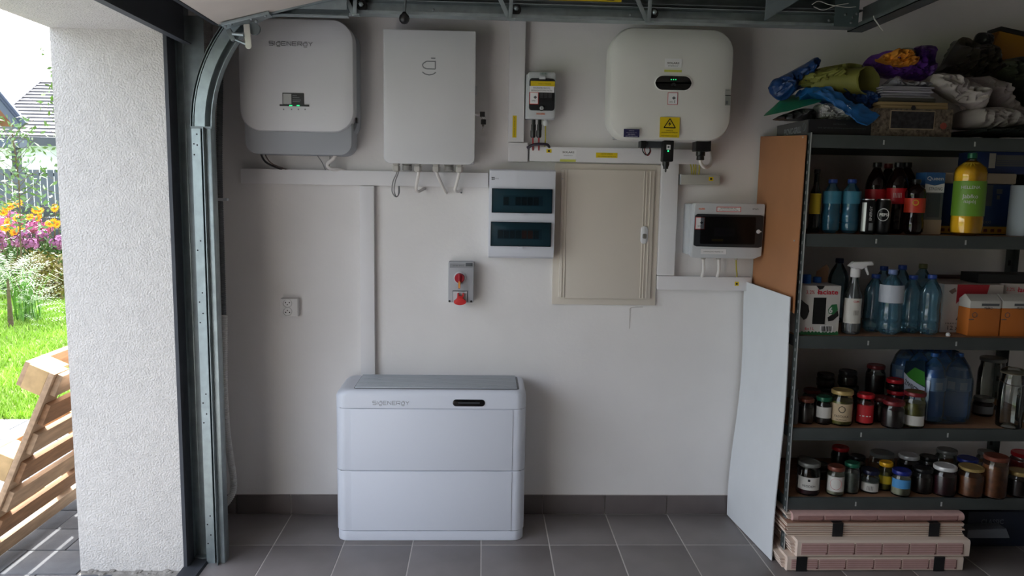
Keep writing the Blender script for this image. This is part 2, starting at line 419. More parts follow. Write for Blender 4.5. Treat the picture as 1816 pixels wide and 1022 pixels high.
# cross bar at the far end of the rails
cb = solo('cross_rail', MB().box(XE-.005, XE+.055, YN, 3.06, zh-.036, zh-.033).box(XE+.052, XE+.055, YN, 3.06, zh-.036, zh+.06).box(XE-.005, XE-.002, YN, 3.06, zh-.036, zh-.018), M_galvd, 'galvanised angle rail running overhead toward the viewer at the track end', 'rail')
bk = part('end_plate', MB().box(XE-.10, XE-.006, 2.970, 2.974, zh-.034, zh+.09), mat('teal_grey_steel', (92, 108, 110), .5, metal=.6, var=.1), trk)
for dx, dz in ((-.03, .0), (-.015, .014), (-.06, .01), (-.035, -.02)): piece('bolt', bolt, (XE+dx, 2.970, zh+dz), trk)
# loose white cable ties at the rail end
for pts, lb in (([(1440, 8), (1452, 2), (1470, 8), (1500, 13), (1518, 12)], 'pale twisted wire tied round the rail end, longer one'), ([(1443, 12), (1460, 18), (1482, 10), (1505, 6)], 'pale twisted wire tied round the rail end, shorter lower one')):
    solo('tie_wire', MB().tube(smoothpath([tuple(atY(a, b, 2.955)) for a, b in pts], 4), .0014, 5), mat('pale_wire', (200, 200, 195), .6), lb, 'wire')
yt = atZ(1549, 30, zh-.036).y
solo('cable_tie', MB().bar(tuple(atY(1551, 34, yt)), tuple(atY(1565, 54, yt)), .004, .0015, up=(0, 1, 0)).tube([tuple(atY(1549, 28, yt)), tuple(atY(1551, 36, yt))], .0016, 5), mat('pale_wire'), 'white cable tie end dangling from the overhead rail', 'cable tie')

# the raised sectional door
M_panel = mat('door_panel_paint', (214, 205, 196), .6, var=.03, vs=12, bump=.12, bs=160)
dr = bpy.data.objects.new('door_1', None); COL.objects.link(dr); dr['kind'] = 'structure'; dr['label'] = 'raised white sectional garage door overhead'; dr.location = (-1.01, 2.97, 2.1); ORG['door_1'] = Vector((-1.01, 2.97, 2.1))
YE = 2.905
_a, _b = atY(387, 44, YE), atY(575, 0, YE)
pA = Vector((_a.x, 0, _a.z)); dv = Vector((_b.x-_a.x, 0, _b.z-_a.z)).normalized(); nv = Vector((-dv.z, 0, dv.x))
def section(a, d, L):
    n = Vector((-d.z, 0, d.x)); b = a+d*L
    return MB().prism([(a.x, a.z), (b.x, b.z), (b.x+n.x*.04, b.z+n.z*.04), (a.x+n.x*.04, a.z+n.z*.04)], 'y', YN+.02, YE)
s1 = part('door_section', section(pA, dv, .50), M_panel, dr, bevel=.003)
part('end_cap', MB().prism([(pA.x, pA.z-.004), (pA.x+dv.x*.5, pA.z+dv.z*.5-.004), (pA.x+dv.x*.5+nv.x*.045, pA.z+dv.z*.5+nv.z*.045), (pA.x+nv.x*.045, pA.z+nv.z*.045)], 'y', YE, YE+.012), M_galv, s1)
part('bottom_seal', MB().box(pA.x-.016, pA.x, YN+.02, YE, pA.z-.002, pA.z+.035), M_rub, s1)
pB = pA+dv*.503; zz = pB.z+.02
for k in range(4):
    a = Vector((pB.x+.49*k, 0, zz+.012*min(k, 1)+.02)); part('door_section', section(a, Vector((1, 0, 0)), .487), M_panel, dr, bevel=.003)
# corner bracket with cable lever and roller
q = lambda px, py, Y=2.95: atY(px, py, Y-.052)
br = part('corner_bracket', MB().bar(q(396, 46), q(480, 25), .012, .05, up=(0, 1, 0)), M_galv, dr, bevel=.001)
part('lever_arm', MB().bar(q(437, 43, 2.935), q(441, 82, 2.935), .022, .003, up=(0, 1, 0)).lathe([(.0125, 0), (.0125, .003)], tuple(q(441, 81, 2.937)), 14, 'y'), mat('pressed_zinc', (196, 196, 188), .42, metal=.5), br, bevel=.0006)
part('link_rod', MB().tube([q(417, 70, 2.94), q(440, 80, 2.94)], .0045, 8), M_galv, br)
part('cable_clamp', MB().bar(q(405, 52, 2.94), q(415, 72, 2.94), .018, .014, up=(0, 1, 0)), M_galvd, br, bevel=.002)
part('pulley', MB().lathe([(.022, 0), (.014, .004), (.014, .01), (.022, .014)], tuple(q(452, 52, 2.97)), 16, 'y'), M_galvd, br)
part('spring_pin', MB().tube([q(412, 60, 2.93), q(432, 62, 2.93)], .006, 8), M_galv, br)
for px, py in ((400, 47), (410, 43), (446, 34), (455, 38), (471, 28)): piece('bolt', bolt, tuple(q(px, py, 2.93)), dr)

# ================================================================ outdoors
M_paver = mat('concrete_paver', (98, 101, 106), .9, var=.12, vs=14, bump=.4, bs=160, bdist=.002)
M_sand = mat('joint_sand', (86, 84, 82), 1., var=.2, vs=40)
pvg = struct('paving', MB().box(-9, XO, -9, 4.9, -.2, -.022), M_sand, label='grey block paving outside the garage')
pm = _mesh('paver', MB().box(-.148, .148, -.098, .098, -.03, 0), M_paver, (0, 0, 0), bevel=.004)
n = 0
for j in range(13):
    y = 2.36+j*.2
    for i in range(9):
        x = XO-.005-i*.3-(.15 if j % 2 else 0)
        if y+.1 > 4.92: continue
        piece('paver', pm, (x, y, -.012+RND.uniform(-.0015, .001)), pvg)
mb = MB(); y = 2.16
while y > -9:
    x = XO-.155
    while x > -9: mb.box(x-.148, x+.148, y-.098, y+.098, -.03, -.012); x -= .3
    y -= .2
for j in range(13):
    y = 2.36+j*.2
    if y+.1 > 4.92: continue
    for i in range(9, 24): x = XO-.005-i*.3-(.15 if j % 2 else 0); mb.box(x-.148, x+.148, y-.098, y+.098, -.03, -.012)
part('paver_field', mb, M_paver, pvg, kind='stuff')
M_soil = mat('lawn_soil', (84, 104, 40), 1., var=.3, vs=3)
struct('ground', MB().box(-60, 60, 4.9, 120, -.3, -.03).box(-60, -9, -30, 4.9, -.3, -.03).box(XO, 60, 4.9, 4.95, -.3, -.03), M_soil, label='ground under the lawn')
# grass blades
def blades(n, x0, x1, y0, y1, h, w, rng):
    x = rng.uniform(x0, x1, n); y = rng.uniform(0, 1, n)**1.3*(y1-y0)+y0
    a = rng.uniform(0, 6.283, n); hh = rng.uniform(.5, 1.1, n)*h; ww = w*(.6+.1*y)
    lx, ly = rng.normal(0, .4, n)*hh, rng.normal(0, .4, n)*hh
    v = np.empty((n, 3, 3)); v[:, 0] = np.stack([x-np.cos(a)*ww, y-np.sin(a)*ww, np.full(n, -.03)], 1)
    v[:, 1] = np.stack([x+np.cos(a)*ww, y+np.sin(a)*ww, np.full(n, -.03)], 1); v[:, 2] = np.stack([x+lx, y+ly, hh-.03], 1)
    return v.reshape(-1, 3)
rng = np.random.default_rng(3)
def rawstuff(name, v, fs, material, label, cat):
    me = bpy.data.meshes.new(name); me.from_pydata(v.tolist(), [], fs); me.materials.append(material)
    o = obj(name, me); o['label'] = label; o['category'] = cat; o['kind'] = 'stuff'; return o
M_grass = mat('grass_blade', (138, 176, 58), .6, var=.3, vs=1.6)
gv = blades(70000, -7.6, -2.1, 4.92, 12.6, .06, .006, rng)
rawstuff('lawn_grass', gv, [(3*i, 3*i+1, 3*i+2) for i in range(len(gv)//3)], M_grass, 'short bright green lawn grass outside the garage', 'grass')

# wooden pallet leaning against the outside wall
M_pw = [mat('pallet_wood', (174, 146, 118), .85, var=.22, vs=7, bump=.4, bs=40, stretch=(6, 1, 6)), mat('pallet_wood_dark', (146, 110, 80), .85, var=.25, vs=7, bump=.4, bs=40, stretch=(6, 1, 6)), mat('pallet_block_wood', (196, 164, 118), .85, var=.18, vs=20, bump=.3, bs=60)]
S = Vector((.409, 0, .912)); Nn = Vector((-.912, 0, .409)); P0 = Vector((-1.952, 0, -.010)); PY = 2.86
pl = thing('wooden_pallet', (P0.x, PY, 0), 'weathered wooden pallet leaning on its side against the outer wall', 'pallet')
def pbox(u0, u1, n0, n1, y0, y1):
    m = MB(); v = []
    for y in (y0, y1):
        for u, n_ in ((u0, n0), (u1, n0), (u1, n1), (u0, n1)): v.append(P0+S*u+Nn*n_+Vector((0, y, 0)))
    return m.add(v, [(0,1,2,3),(7,6,5,4),(0,4,5,1),(1,5,6,2),(2,6,7,3),(3,7,4,0)])
for k in range(7):
    u = .012+k*.127; part('slat', pbox(u, u+.088, 0, .022, PY+.016+RND.uniform(0, .008), PY+1.2), M_pw[k % 2], pl, bevel=.002)
for k in range(3):
    y = PY+k*.53; part('cross_board', pbox(.005, .865, .022, .044, y, y+.1), M_pw[0], pl, bevel=.002)
    for u in (.01, .39, .765):
        part('block', pbox(u, u+.1, .044, .122, y, y+.14), M_pw[2], pl, bevel=.002)
for u in (.01, .39, .765): part('bottom_board', pbox(u, u+.1, .122, .144, PY+.01, PY+1.2), M_pw[0], pl, bevel=.002)
# garden ----------------------------------------------------------------------
def leaves(mb, c, rad, n, size, rng, shape=2.2, droop=0.):
    for _ in range(n):
        d = Vector((rng.normal(), rng.normal(), rng.normal())).normalized(); q_ = rng.uniform(.25, 1)**.5
        p = Vector((c[0]+d.x*rad[0]*q_, c[1]+d.y*rad[1]*q_, c[2]+d.z*rad[2]*q_))
        a = Vector((rng.normal(), rng.normal(), rng.normal()-droop)).normalized(); b = a.orthogonal().normalized()
        b = (b*math.cos(rng.uniform(0, 6))+a.cross(b)*math.sin(rng.uniform(0, 6))).normalized()
        s = size*rng.uniform(.6, 1.2)
        mb.add([p-a*s, p+b*s/shape, p+a*s, p-b*s/shape], [(0, 1, 2, 3)])
    return mb
def G(px, py, Y): return atY(px, py, Y)
GZ = -.03
M_leaf1 = mat('shrub_leaf', (92, 122, 58), .5, var=.3, vs=5); M_leaf2 = mat('dark_leaf', (70, 104, 50), .5, var=.3, vs=5)
M_leaf3 = mat('silver_leaf', (106, 134, 88), .5, var=.25, vs=5); M_leaf4 = mat('conifer_needle', (72, 108, 52), .6, var=.3, vs=4)
M_leaf5 = mat('bronze_leaf', (112, 102, 46), .5, var=.3, vs=6); M_stem = mat('stem_bark', (92, 78, 60), .9, var=.2)
M_org = mat('orange_petal', (250, 176, 20), .6, var=.12, vs=30); M_eye = mat('flower_eye', (190, 110, 20), .8)
M_phl = mat('phlox_petal', (206, 112, 164), .6, var=.22, vs=20); M_phl2 = mat('purple_petal', (150, 88, 136), .6, var=.2, vs=20)
rng = np.random.default_rng(5)
# conifer at the lower left
c = G(12, 470, 8.2)
t = thing('conifer_shrub', (c.x, 8.2, GZ), 'feathery light green conifer shrub at the corner of the lawn', 'shrub')
mb = MB()
for k in range(260):
    a = rng.uniform(0, 6.28); z = rng.uniform(.02, 1)**.8; r0 = .62*(1-z*.6)
    b = Vector((c.x+math.cos(a)*r0*rng.uniform(.3, .8), 8.2+math.sin(a)*r0*rng.uniform(.3, .8), GZ+.72*z))
    e = b+Vector((math.cos(a)*.2, math.sin(a)*.2, .06+.05*rng.normal()))
    for i in range(7):
        p = b.lerp(e, i/6); w = .05*(1-i/9)
        dx = Vector((-math.sin(a), math.cos(a), .15))
        mb.add([p, p+dx*w+(e-b)*.12, p+(e-b)*.05], [(0, 1, 2)]); mb.add([p, p-dx*w+(e-b)*.12, p+(e-b)*.05], [(0, 1, 2)])
part('foliage', mb, M_leaf4, t, smooth=0, kind='stuff'); part('trunk', MB().tube([(c.x, 8.2, GZ), (c.x, 8.2, .5)], [.03, .01], 6), M_stem, t)
# grassy clump
c = G(40, 455, 8.6)
mb = MB()
for k in range(70):
    a = rng.uniform(0, 6.28); L = rng.uniform(.35, .6); b = Vector((c.x+.06*rng.normal(), 8.6+.06*rng.normal(), GZ)); o_ = Vector((math.cos(a), math.sin(a), 0)); s_ = Vector((-math.sin(a), math.cos(a), 0))*.008
    pts = [b, b+o_*.08*L+Vector((0, 0, .6*L)), b+o_*.3*L+Vector((0, 0, L)), b+o_*.65*L+Vector((0, 0, .85*L))]
    for p, p2, w1, w2 in zip(pts, pts[1:], (1, .9, .6), (.9, .6, .1)): mb.add([p-s_*w1, p+s_*w1, p2+s_*w2, p2-s_*w2], [(0, 1, 2, 3)])
t = thing('ornamental_grass', (c.x, 8.6, GZ), 'arching green ornamental grass tuft beside the conifer', 'plant')
part('blade', mb, mat('tuft_blade', (104, 150, 66), .5, var=.25), t, smooth=0, kind='stuff')
# bronze leaved shrubs at the edge of the lawn
for px, py, Y, lb in ((62, 470, 10.4, 'yellowish bronze leaved low bush in the flower bed, left one'), (95, 468, 10.2, 'yellowish bronze leaved low bush next to the stucco jamb')):
    c = G(px, py, Y); t = thing('low_bush', (c.x, Y, GZ), lb, 'bush', 'bronze bushes in the bed')
    part('foliage', leaves(MB(), (c.x, Y, .28), (.38, .3, .34), 800, .05, rng, 3), M_leaf5, t, smooth=0, kind='stuff')
    part('stem', MB().tube([(c.x, Y, GZ), (c.x, Y, .3)], [.015, .006], 5), M_stem, t)
# pink phlox
def cluster(c, r, n, size):
    mb = MB()
    for _ in range(n):
        d = Vector((rng.normal(), rng.normal()-.4, rng.normal()+.3)).normalized()*r*rng.uniform(.7, 1); p = Vector(c)+d; nn = d.normalized(); a = nn.orthogonal().normalized(); b = nn.cross(a)
        vs = [p]+[p+(a*math.cos(i*1.2566)+b*math.sin(i*1.2566))*size+nn*.004 for i in range(5)]
        mb.add(vs, [(0, 1+i, 1+(i+1) % 5) for i in range(5)])
    return mb
for i, (px, py, Y, m_, lb) in enumerate(((8, 402, 11.6, M_phl, 'pink phlox with full heads, leftmost in the flower bed'), (32, 396, 11.2, M_phl, 'pink phlox below the orange blossoms, second from left'), (55, 400, 11.4, M_phl, 'tall pink phlox in the middle of the bed'), (75, 404, 11.3, M_phl, 'pink phlox close to the yellow blossoms by the jamb'), (92, 424, 10.9, M_phl2, 'mauve phlox low beside the stucco jamb'), (24, 428, 10.4, M_phl2, 'mauve flower head standing over the conifer'))):
    c = G(px, py, Y); t = thing('phlox', (c.x, Y, GZ), lb, 'flower', 'phlox in the bed')
    part('foliage', leaves(MB(), (c.x, Y, c.z*.45), (.22, .2, c.z*.5), 330, .06, rng, 4), M_leaf2, t, smooth=0, kind='stuff')
    for k in range(5):
        cc = (c.x+rng.uniform(-.2, .2), Y+rng.uniform(-.15, .15), c.z+rng.uniform(-.12, .10))
        part('flower_head', cluster(cc, .085, 46, .024), m_, t, smooth=0)
        part('stem', MB().tube([(c.x, Y, GZ), cc], .005, 4), M_stem, t)
# orange sunflowers
petal = MB()
for i in range(14):
    a = i*2*math.pi/14; d = Vector((math.cos(a), 0, math.sin(a))); s_ = Vector((-math.sin(a), 0, math.cos(a)))
    petal.add([d*.016, d*.05+s_*.014+Vector((0, -.008, 0)), d*.078+Vector((0, .004, 0)), d*.05-s_*.014+Vector((0, -.008, 0))], [(0, 1, 2, 3)])
pme = _mesh('blossom', petal, M_org, (0, 0, 0), smooth=0); eme = _mesh('flower_eye', MB().lathe([(.026, 0), (.022, .012), (.008, .02), (0, .021)], (0, 0, 0), 10, 'y'), M_eye, (0, 0, 0))
for lb, Y, pts in (('orange daisies on tall stems in front of the sapling', 11.0, [(10, 370), (16, 366), (24, 365), (33, 361), (6, 377)]), ('yellow daisies on tall stems between sapling and dark fence', 11.2, [(64, 373), (70, 374), (52, 385), (68, 386)]), ('yellow daisies touching the stucco jamb', 11.1, [(97, 369), (88, 397), (95, 395), (102, 398)]), ('low orange daisies among the pink phlox', 10.5, [(9, 404), (26, 412), (36, 408), (13, 394), (30, 386)])):
    c = G(pts[0][0], pts[0][1], Y); t = thing('daisy_plant', (c.x, Y, GZ), lb, 'flower', 'daisies in the bed')
    part('foliage', leaves(MB(), (G(sum(p[0] for p in pts)/len(pts), 400, Y).x, Y, c.z*.32), (.2, .15, c.z*.34), 200, .06, rng, 3), M_leaf1, t, smooth=0, kind='stuff')
    for px, py in pts:
        p = G(px, py, Y); b = piece('blossom', pme, p, t); b.rotation_euler = (rng.uniform(-.7, -.1), 0, rng.uniform(-.5, .5)); b.scale = (.9,)*3
        e = obj('flower_eye', eme, b); e.location = (0, 0, 0)
        part('stem', MB().tube([(p.x+rng.uniform(-.1, .1), Y+.05, GZ), (p.x, Y+.02, p.z)], .006, 4), M_stem, t)
# young trees
def tree(name, pts, Y, n, size, m_, lb, spread):
    c = G(*pts[0], Y); t = thing(name, (c.x, Y, GZ), lb, 'tree')
    path = [(c.x, Y, GZ)]+[tuple(G(a, b, Y)) for a, b in pts]; mb = MB()
    part('trunk', MB().tube(smoothpath(path, 4), .009, 6), M_stem, t)
    top = path[-1][2]; lo = path[1][2]
    for k in range(16):
        z = lo+(top-lo)*k/15; i = (z-lo)/(top-lo); w = spread*(1-.75*i)
        x = path[1][0]+(path[-1][0]-path[1][0])*i
        for s_ in (-1, 1):
            e = (x+s_*w*rng.uniform(.4, 1), Y+rng.uniform(-.3, .3), z+.22)
            part('branch', MB().tube([(x, Y, z), e], [.004, .002], 4), M_stem, t)
            leaves(mb, ((x+e[0])/2, (Y+e[1])/2, z+.12), (w*.6, .22, .16), n//32, size, rng, 2.4)
    part('foliage', mb, m_, t, smooth=0, kind='stuff')
tree('sapling', [(36, 425), (34, 330), (22, 238)], 10.0, 480, .045, M_leaf3, 'young silvery green sapling standing in the flower bed', .75)
tree('young_tree', [(128, 430), (104, 260), (96, 120)], 12.2, 240, .055, M_leaf1, 'slender leafy tree half hidden behind the stucco jamb', .62)
# fences
M_fen = mat('fence_paint', (52, 58, 68), .6, var=.1); M_fen2 = mat('fence_paint_pale', (86, 92, 104), .6, var=.1)
t = thing('slat_fence', (-9, 13.2, GZ), 'dark fence of horizontal slats behind the flower bed', 'fence')
for k in range(6):
    zt = G(60, 366, 13.2).z-k*.19
    part('slat', MB().box(-11.5, -5.5, 13.2, 13.22, zt-.165, zt), M_fen, t, bevel=.003)
for x in (-11.4, -9.4, -7.55, -5.6): part('post', MB().box(x, x+.07, 13.22, 13.29, GZ, 1.16), M_fen, t)
t = thing('picket_fence', (-11, 17.5, GZ), 'grey fence of upright boards in front of the neighbouring house', 'fence')
ztop = G(70, 301, 17.5).z
for k in range(44):
    x = -14.6+k*.155; part('picket', MB().box(x, x+.125, 17.5, 17.52, .05, ztop), M_fen2, t)
for z in (.5, ztop-.14): part('rail', MB().box(-14.6, -7.8, 17.52, 17.56, z, z+.07), M_fen, t)
# neighbouring houses
M_hw = mat('house_render', (226, 232, 240), .9, var=.03); M_roof = mat('roof_tile', (176, 174, 175), .9, var=.1, vs=2); M_fas = mat('fascia_paint', (84, 92, 112), .6)
M_brn = mat('brown_boards', (150, 104, 76), .8, var=.15, vs=6)
HY = 26.
t = thing('tiled_house', (-14, HY+3, GZ), 'white house with pale tiled hip roof beyond the fence', 'house')
e0 = G(-60, 240, HY); e1 = G(170, 244, HY); rp = G(73, 143, HY+4.5); r1 = G(190, 146, HY+4.5)
part('wall', MB().box(e0.x, e1.x, HY+.5, HY+8, GZ, e0.z-.05), M_hw, t)
part('fascia', MB().box(e0.x, e1.x, HY-.08, HY+.02, e0.z-.30, e0.z-.02), mat('eaves_paint', (70, 74, 82), .6), t)
part('soffit', MB().box(e0.x, e1.x, HY, HY+.6, e0.z-.12, e0.z-.06), M_hw, t)
el = G(-40, 238, HY); mb = MB(); mr = MB(); NR = 17
for k in range(NR):
    a, b = k/NR, (k+1)/NR
    def L(f): return Vector((el.x, HY, e0.z)).lerp(Vector((rp.x, HY+4.5, rp.z)), f)
    def Rr(f): return Vector((e1.x+3, HY, e0.z)).lerp(Vector((r1.x+3, HY+4.5, rp.z)), f)
    up = Vector((0, -.03, .055))
    p1, p2, p3, p4 = L(a)+up, Rr(a)+up, Rr(b), L(b)
    mb.add([p1, p2, p3, p4], [(0, 1, 2, 3)]); mr.add([L(a), Rr(a), p2, p1], [(0, 1, 2, 3)])
part('roof', mb, M_roof, t, smooth=0); part('tile_butts', mr, mat('tile_butt', (112, 110, 114), .9), t, smooth=0, kind='stuff')  # butts darker than the tiles: row shadow lines put into the colour
mb = MB().add([Vector((el.x, HY, e0.z)), Vector((rp.x, HY+4.5, rp.z)), Vector((el.x, HY+9, e0.z))], [(0, 1, 2)]); part('roof_hip', mb, M_roof, t, smooth=0)
part('ridge_cap', MB().tube([Vector((el.x, HY, e0.z+.08)), Vector((rp.x, HY+4.5, rp.z+.08))], .09, 6), M_roof, t)
GY = 20.
t = thing('gable_house', (-17, GY, GZ), 'house with brown boarded gable and slate blue bargeboard at the frame edge', 'house')
a, b = G(-70, 92, GY), G(40, 224, GY)
part('bargeboard', MB().bar((a.x, GY, a.z), (b.x, GY, b.z), .12, .30, up=(0, 0, 1)), M_fas, t)
part('roof', MB().add([(a.x, GY-.1, a.z+.16), (b.x, GY-.1, b.z+.16), (b.x-2.8, GY+4, b.z+.16), (a.x-2.8, GY+4, a.z+.16)], [(0, 1, 2, 3)]).add([(a.x, GY-.1, a.z+.05), (b.x, GY-.1, b.z+.05), (b.x-2.8, GY+4, b.z+.05), (a.x-2.8, GY+4, a.z+.05)], [(0, 1, 2, 3)]), M_fas, t)
cx = G(36, 224, GY+.6)
part('gable_boards', MB().prism([(a.x, cx.z), (cx.x, cx.z), (a.x, a.z-.1)], 'y', GY+.6, GY+.8), M_brn, t)
lw = G(2, 250, GY+.6)
part('wall', MB().prism([(a.x, GY+.3), (lw.x, GY+.3), (lw.x-2.6, GY+4), (a.x-2.6, GY+4)], 'z', GZ, G(0, 205, GY+.6).z), M_hw, t)
pr = [G(-30, 246, GY-1.5), G(35, 262, GY-1.5)]
part('porch_beam', MB().box(pr[0].x, pr[1].x, GY-1.5, GY-1.2, pr[1].z, pr[0].z), M_fas, t)
q1 = G(22, 262, GY-1.4); part('porch_post', MB().box(q1.x, q1.x+.14, GY-1.45, GY-1.3, GZ, q1.z), M_fen, t)
w0, w1 = G(-12, 285, GY+.2), G(6, 262, GY+.2)
# ================================================================ wall equipment
M_wht = mat('white_powder_coat', (212, 213, 216), .45, bump=.05, bs=500)
M_grey = mat('grey_cover_paint', (160, 164, 170), .5)
M_lgrey = mat('light_grey_plastic', (196, 200, 204), .5)
M_pvc = mat('white_pvc', (226, 225, 227), .45, var=.02, vs=4)
M_ink = mat('logo_grey', (120, 124, 128), .5); M_inkd = mat('logo_dark', (84, 88, 92), .5)
M_yel = mat('sticker_yellow', (222, 194, 14), .5); M_wst = mat('sticker_white', (234, 234, 236), .5)
M_red = mat('print_red', (206, 40, 36), .5); M_orange = mat('print_orange', (226, 110, 50), .5)
M_led = mat('green_led', (40, 225, 130), .4, emit=.5)
M_nylon = mat('gland_nylon', (190, 186, 180), .6); M_cabw = mat('white_cable', (226, 222, 218), .5)
M_cabg = mat('grey_cable', (140, 140, 142), .5); M_cabb = mat('black_cable', (30, 26, 27), .5)
M_cabr = mat('red_cable', (150, 34, 40), .5); M_cabe = mat('earth_cable', (176, 164, 44), .5)
M_steel = mat('bright_steel', (200, 200, 198), .25, metal=1.)

def sig_logo(x0, x1, z, h, Y, material, parent):
    w = (x1-x0)/11.9; g = w*1.34; L = []
    def S_(p, cx): return [(x0+(cx+a)*1.0, z+(b-.5)*h) for a, b in p]
    G_ = lambda: [[(w, .75), (.2*w, .75), (0, .55), (0, .2), (.2*w, 0), (.8*w, 0), (w, .2), (w, .75)], [(.1*w, -.2), (.4*w, -.32), (.7*w, -.32), (w, -.2)], [(.35*w, 1), (w, 1)]]
    defs = [[[(w, 1), (0, 1), (0, .5), (w, .5), (w, 0), (0, 0)]], [[(0, 1), (0, 0)]], G_(), [[(w, 1), (0, 1), (0, 0), (w, 0)], [(0, .5), (w*.9, .5)]],
            [[(0, 0), (0, 1), (w, 0), (w, 1)]], [[(w, 1), (0, 1), (0, 0), (w, 0)], [(0, .5), (w*.9, .5)]], [[(0, 0), (0, 1), (w, 1), (w, .45), (0, .45)], [(.5*w, .45), (w, 0)]], G_(), [[(0, 1), (.5*w, .5), (w, 1)], [(.5*w, .5), (.5*w, 0)]]]
    cx = 0; lines = []
    for i, d in enumerate(defs):
        for pl_ in d: lines.append(S_(pl_, cx))
        cx += g if i != 1 else w*.42
    return part('lettering', strokes(lines, h*.11, Y), material, parent)

# ---- left hybrid inverter
Y1 = D-.20; x0, x1, z0, z1 = rect(421, 31, 626, 233, Y1)
hv = thing('hybrid_inverter', ((x0+x1)/2, D, z0-.12), 'silver grey rounded hybrid inverter on the wall beside the door track', 'inverter')
part('front_cover', slab(x0, x1, z0, z1, Y1, D-.10, .085, dome=.012, n=10, edge=.012), M_wht, hv)
part('rear_housing', slab(x0+.012, x1+.002, z0-.02, z1-.01, D-.115, D-.02, .07, n=8), M_grey, hv)
part('wall_bracket', MB().box(x0+.08, x1-.08, D-.02, D, z0+.1, z1-.1), M_galvd, hv)
Yc = D-.165; a, b, c, d = rect(432, 225, 624, 274, Yc)
part('cable_cover', slab(x0+.012, b, c, z0+.05, Yc, D-.03, (.05, .05, .01, .01), n=8, edge=.004), M_grey, hv)
l0, l1, lz0, lz1 = rect(501, 165, 539, 187, Y1)
part('id_label', MB().box(l0, l1, Y1-.001, Y1+.004, lz0, lz1), mat('label_black', (30, 32, 33), .4), hv)
part('label_field', MB().box(l0+.003, l0+.036, Y1-.0016, Y1, lz0+.005, lz1-.004), mat('label_pale_field', (176, 178, 176), .6), hv)
for k, (wd, zz_) in enumerate(((.018, .038), (.028, .030), (.034, .021), (.030, .014))): part('label_line', MB().box(l0+.041, l0+.041+wd, Y1-.0015, Y1, lz0+zz_, lz0+zz_+.0022), M_ink, hv)
i0, i1, iz0, iz1 = rect(496, 185.5, 548, 188.5, Y1)
part('indicator_bar', MB().box(i0, i1, Y1-.0018, Y1+.003, iz0, iz1), mat('label_black'), hv)
for px in (516, 529): p = atY(px, 187.5, Y1); part('status_led', MB().box(p.x-.006, p.x+.006, Y1-.0028, Y1-.0017, p.z-.002, p.z+.002), M_led, hv)
for px in (503, 517, 529, 541): p = atY(px, 194, Y1); part('status_icon', MB().lathe([(.003, 0), (.003, .0006)], (p.x, Y1+.0004, p.z), 6, 'y'), M_ink, hv)
a, b = atY(477, 76, Y1), atY(562, 79, Y1); sig_logo(a.x, b.x, (a.z+b.z)/2, .016, Y1+.0005, M_inkd, hv)
part('side_switch', MB().box(x1-.001, x1+.006, D-.14, D-.11, z0+.045, z0+.065), M_black, hv)
# cables under it
def cable(pts, r, m_, lb, name='cable', n=8): return solo(name, MB().tube(smoothpath(pts, 6), r, n), m_, lb, 'cable')
w_ = lambda px, py, d_: tuple(atY(px, py, D-d_))
cable([w_(463, 264, .10), w_(464, 276, .10), w_(472, 288, .08), w_(490, 297, .05), w_(515, 304, .03)], .0045, M_cabb, 'thick dark cable curving from the left inverter into the duct')
cable([w_(469, 264, .09), w_(472, 278, .09), w_(482, 290, .07), w_(500, 298, .05), w_(520, 304, .03)], .0028, mat('brown_cable', (88, 74, 72), .5), 'thin brown cable beside the dark cable under the left inverter')
cable([w_(561, 268, .09), w_(563, 276, .08), w_(571, 288, .06), w_(578, 304, .03)], .002, M_cabg, 'thin grey wire slanting down from the left inverter')
cable([w_(585, 268, .07), w_(585, 282, .07), w_(583, 304, .03)], .0018, M_cabg, 'thin grey wire hanging behind the white corrugated sleeve')
cable([w_(597, 268, .09), w_(592, 280, .08), w_(581, 291, .07), w_(586, 299, .06), w_(602, 301, .04), w_(616, 306, .03)], .008, M_cabw, 'thick white cable bending under the left inverter')

# ---- tall white gateway cabinet
Y2 = D-.17; x0, x1, z0, z1 = rect(680, 53, 843, 291, Y2)
gw = thing('gateway_cabinet', ((x0+x1)/2, D, z0-.03), 'tall white steel cabinet with a small grey emblem and cable glands below', 'cabinet')
part('body', MB().box(x0+.004, x1-.004, Y2+.022, D, z0+.006, z1-.004), M_wht, gw, bevel=.006)
part('door', slab(x0, x1, z0, z1, Y2, Y2+.02, (.028, .028, .004, .004), n=8, edge=.004), M_wht, gw)
p = atY(760, 120, Y2); k = .00255
def E_(a, b): return (p.x+(a-760)*k, p.z-(b-120)*k)
part('emblem', strokes([[E_(764, 105), E_(771, 105)], [E_(771, 109), E_(771, 122)], [E_(771, 110), E_(757, 110), E_(752, 113), E_(750, 116), E_(752, 120), E_(757, 122), E_(771, 122)],
     [E_(750, 127), E_(754, 130), E_(761, 131.5), E_(768, 130), E_(772, 127)]], .0045, Y2-.0004), M_ink, gw)
part('side_lock', MB().box(x1-.004, x1+.006, Y2+.05, Y2+.08, atY(846, 150, Y2).z, atY(846, 165, Y2).z), M_lgrey, gw, bevel=.002)
gp = _mesh('cable_gland', MB().lathe([(.015, 0), (.015, -.010), (.013, -.011), (.013, -.014), (.0165, -.015), (.0165, -.032), (.012, -.038), (.007, -.040)], (0, 0, 0), 6), M_nylon, (0, 0, 0))
gpl = _mesh('blanking_plug', MB().lathe([(.021, 0), (.021, -.008), (.018, -.010), (.021, -.012), (.021, -.030), (.017, -.034)], (0, 0, 0), 12), mat('gland_grey', (150, 148, 144), .6), (0, 0, 0))
for px, yy_ in ((703, .11), (741, .12), (774, .12), (815, .12)): g = atY(px, 291, D-yy_); piece('cable_gland', gp, (g.x, D-yy_, z0+.006), gw)
for px in (722, 796): g = atY(px, 291, D-.09); piece('blanking_plug', gpl, (g.x, D-.09, z0+.006), gw)
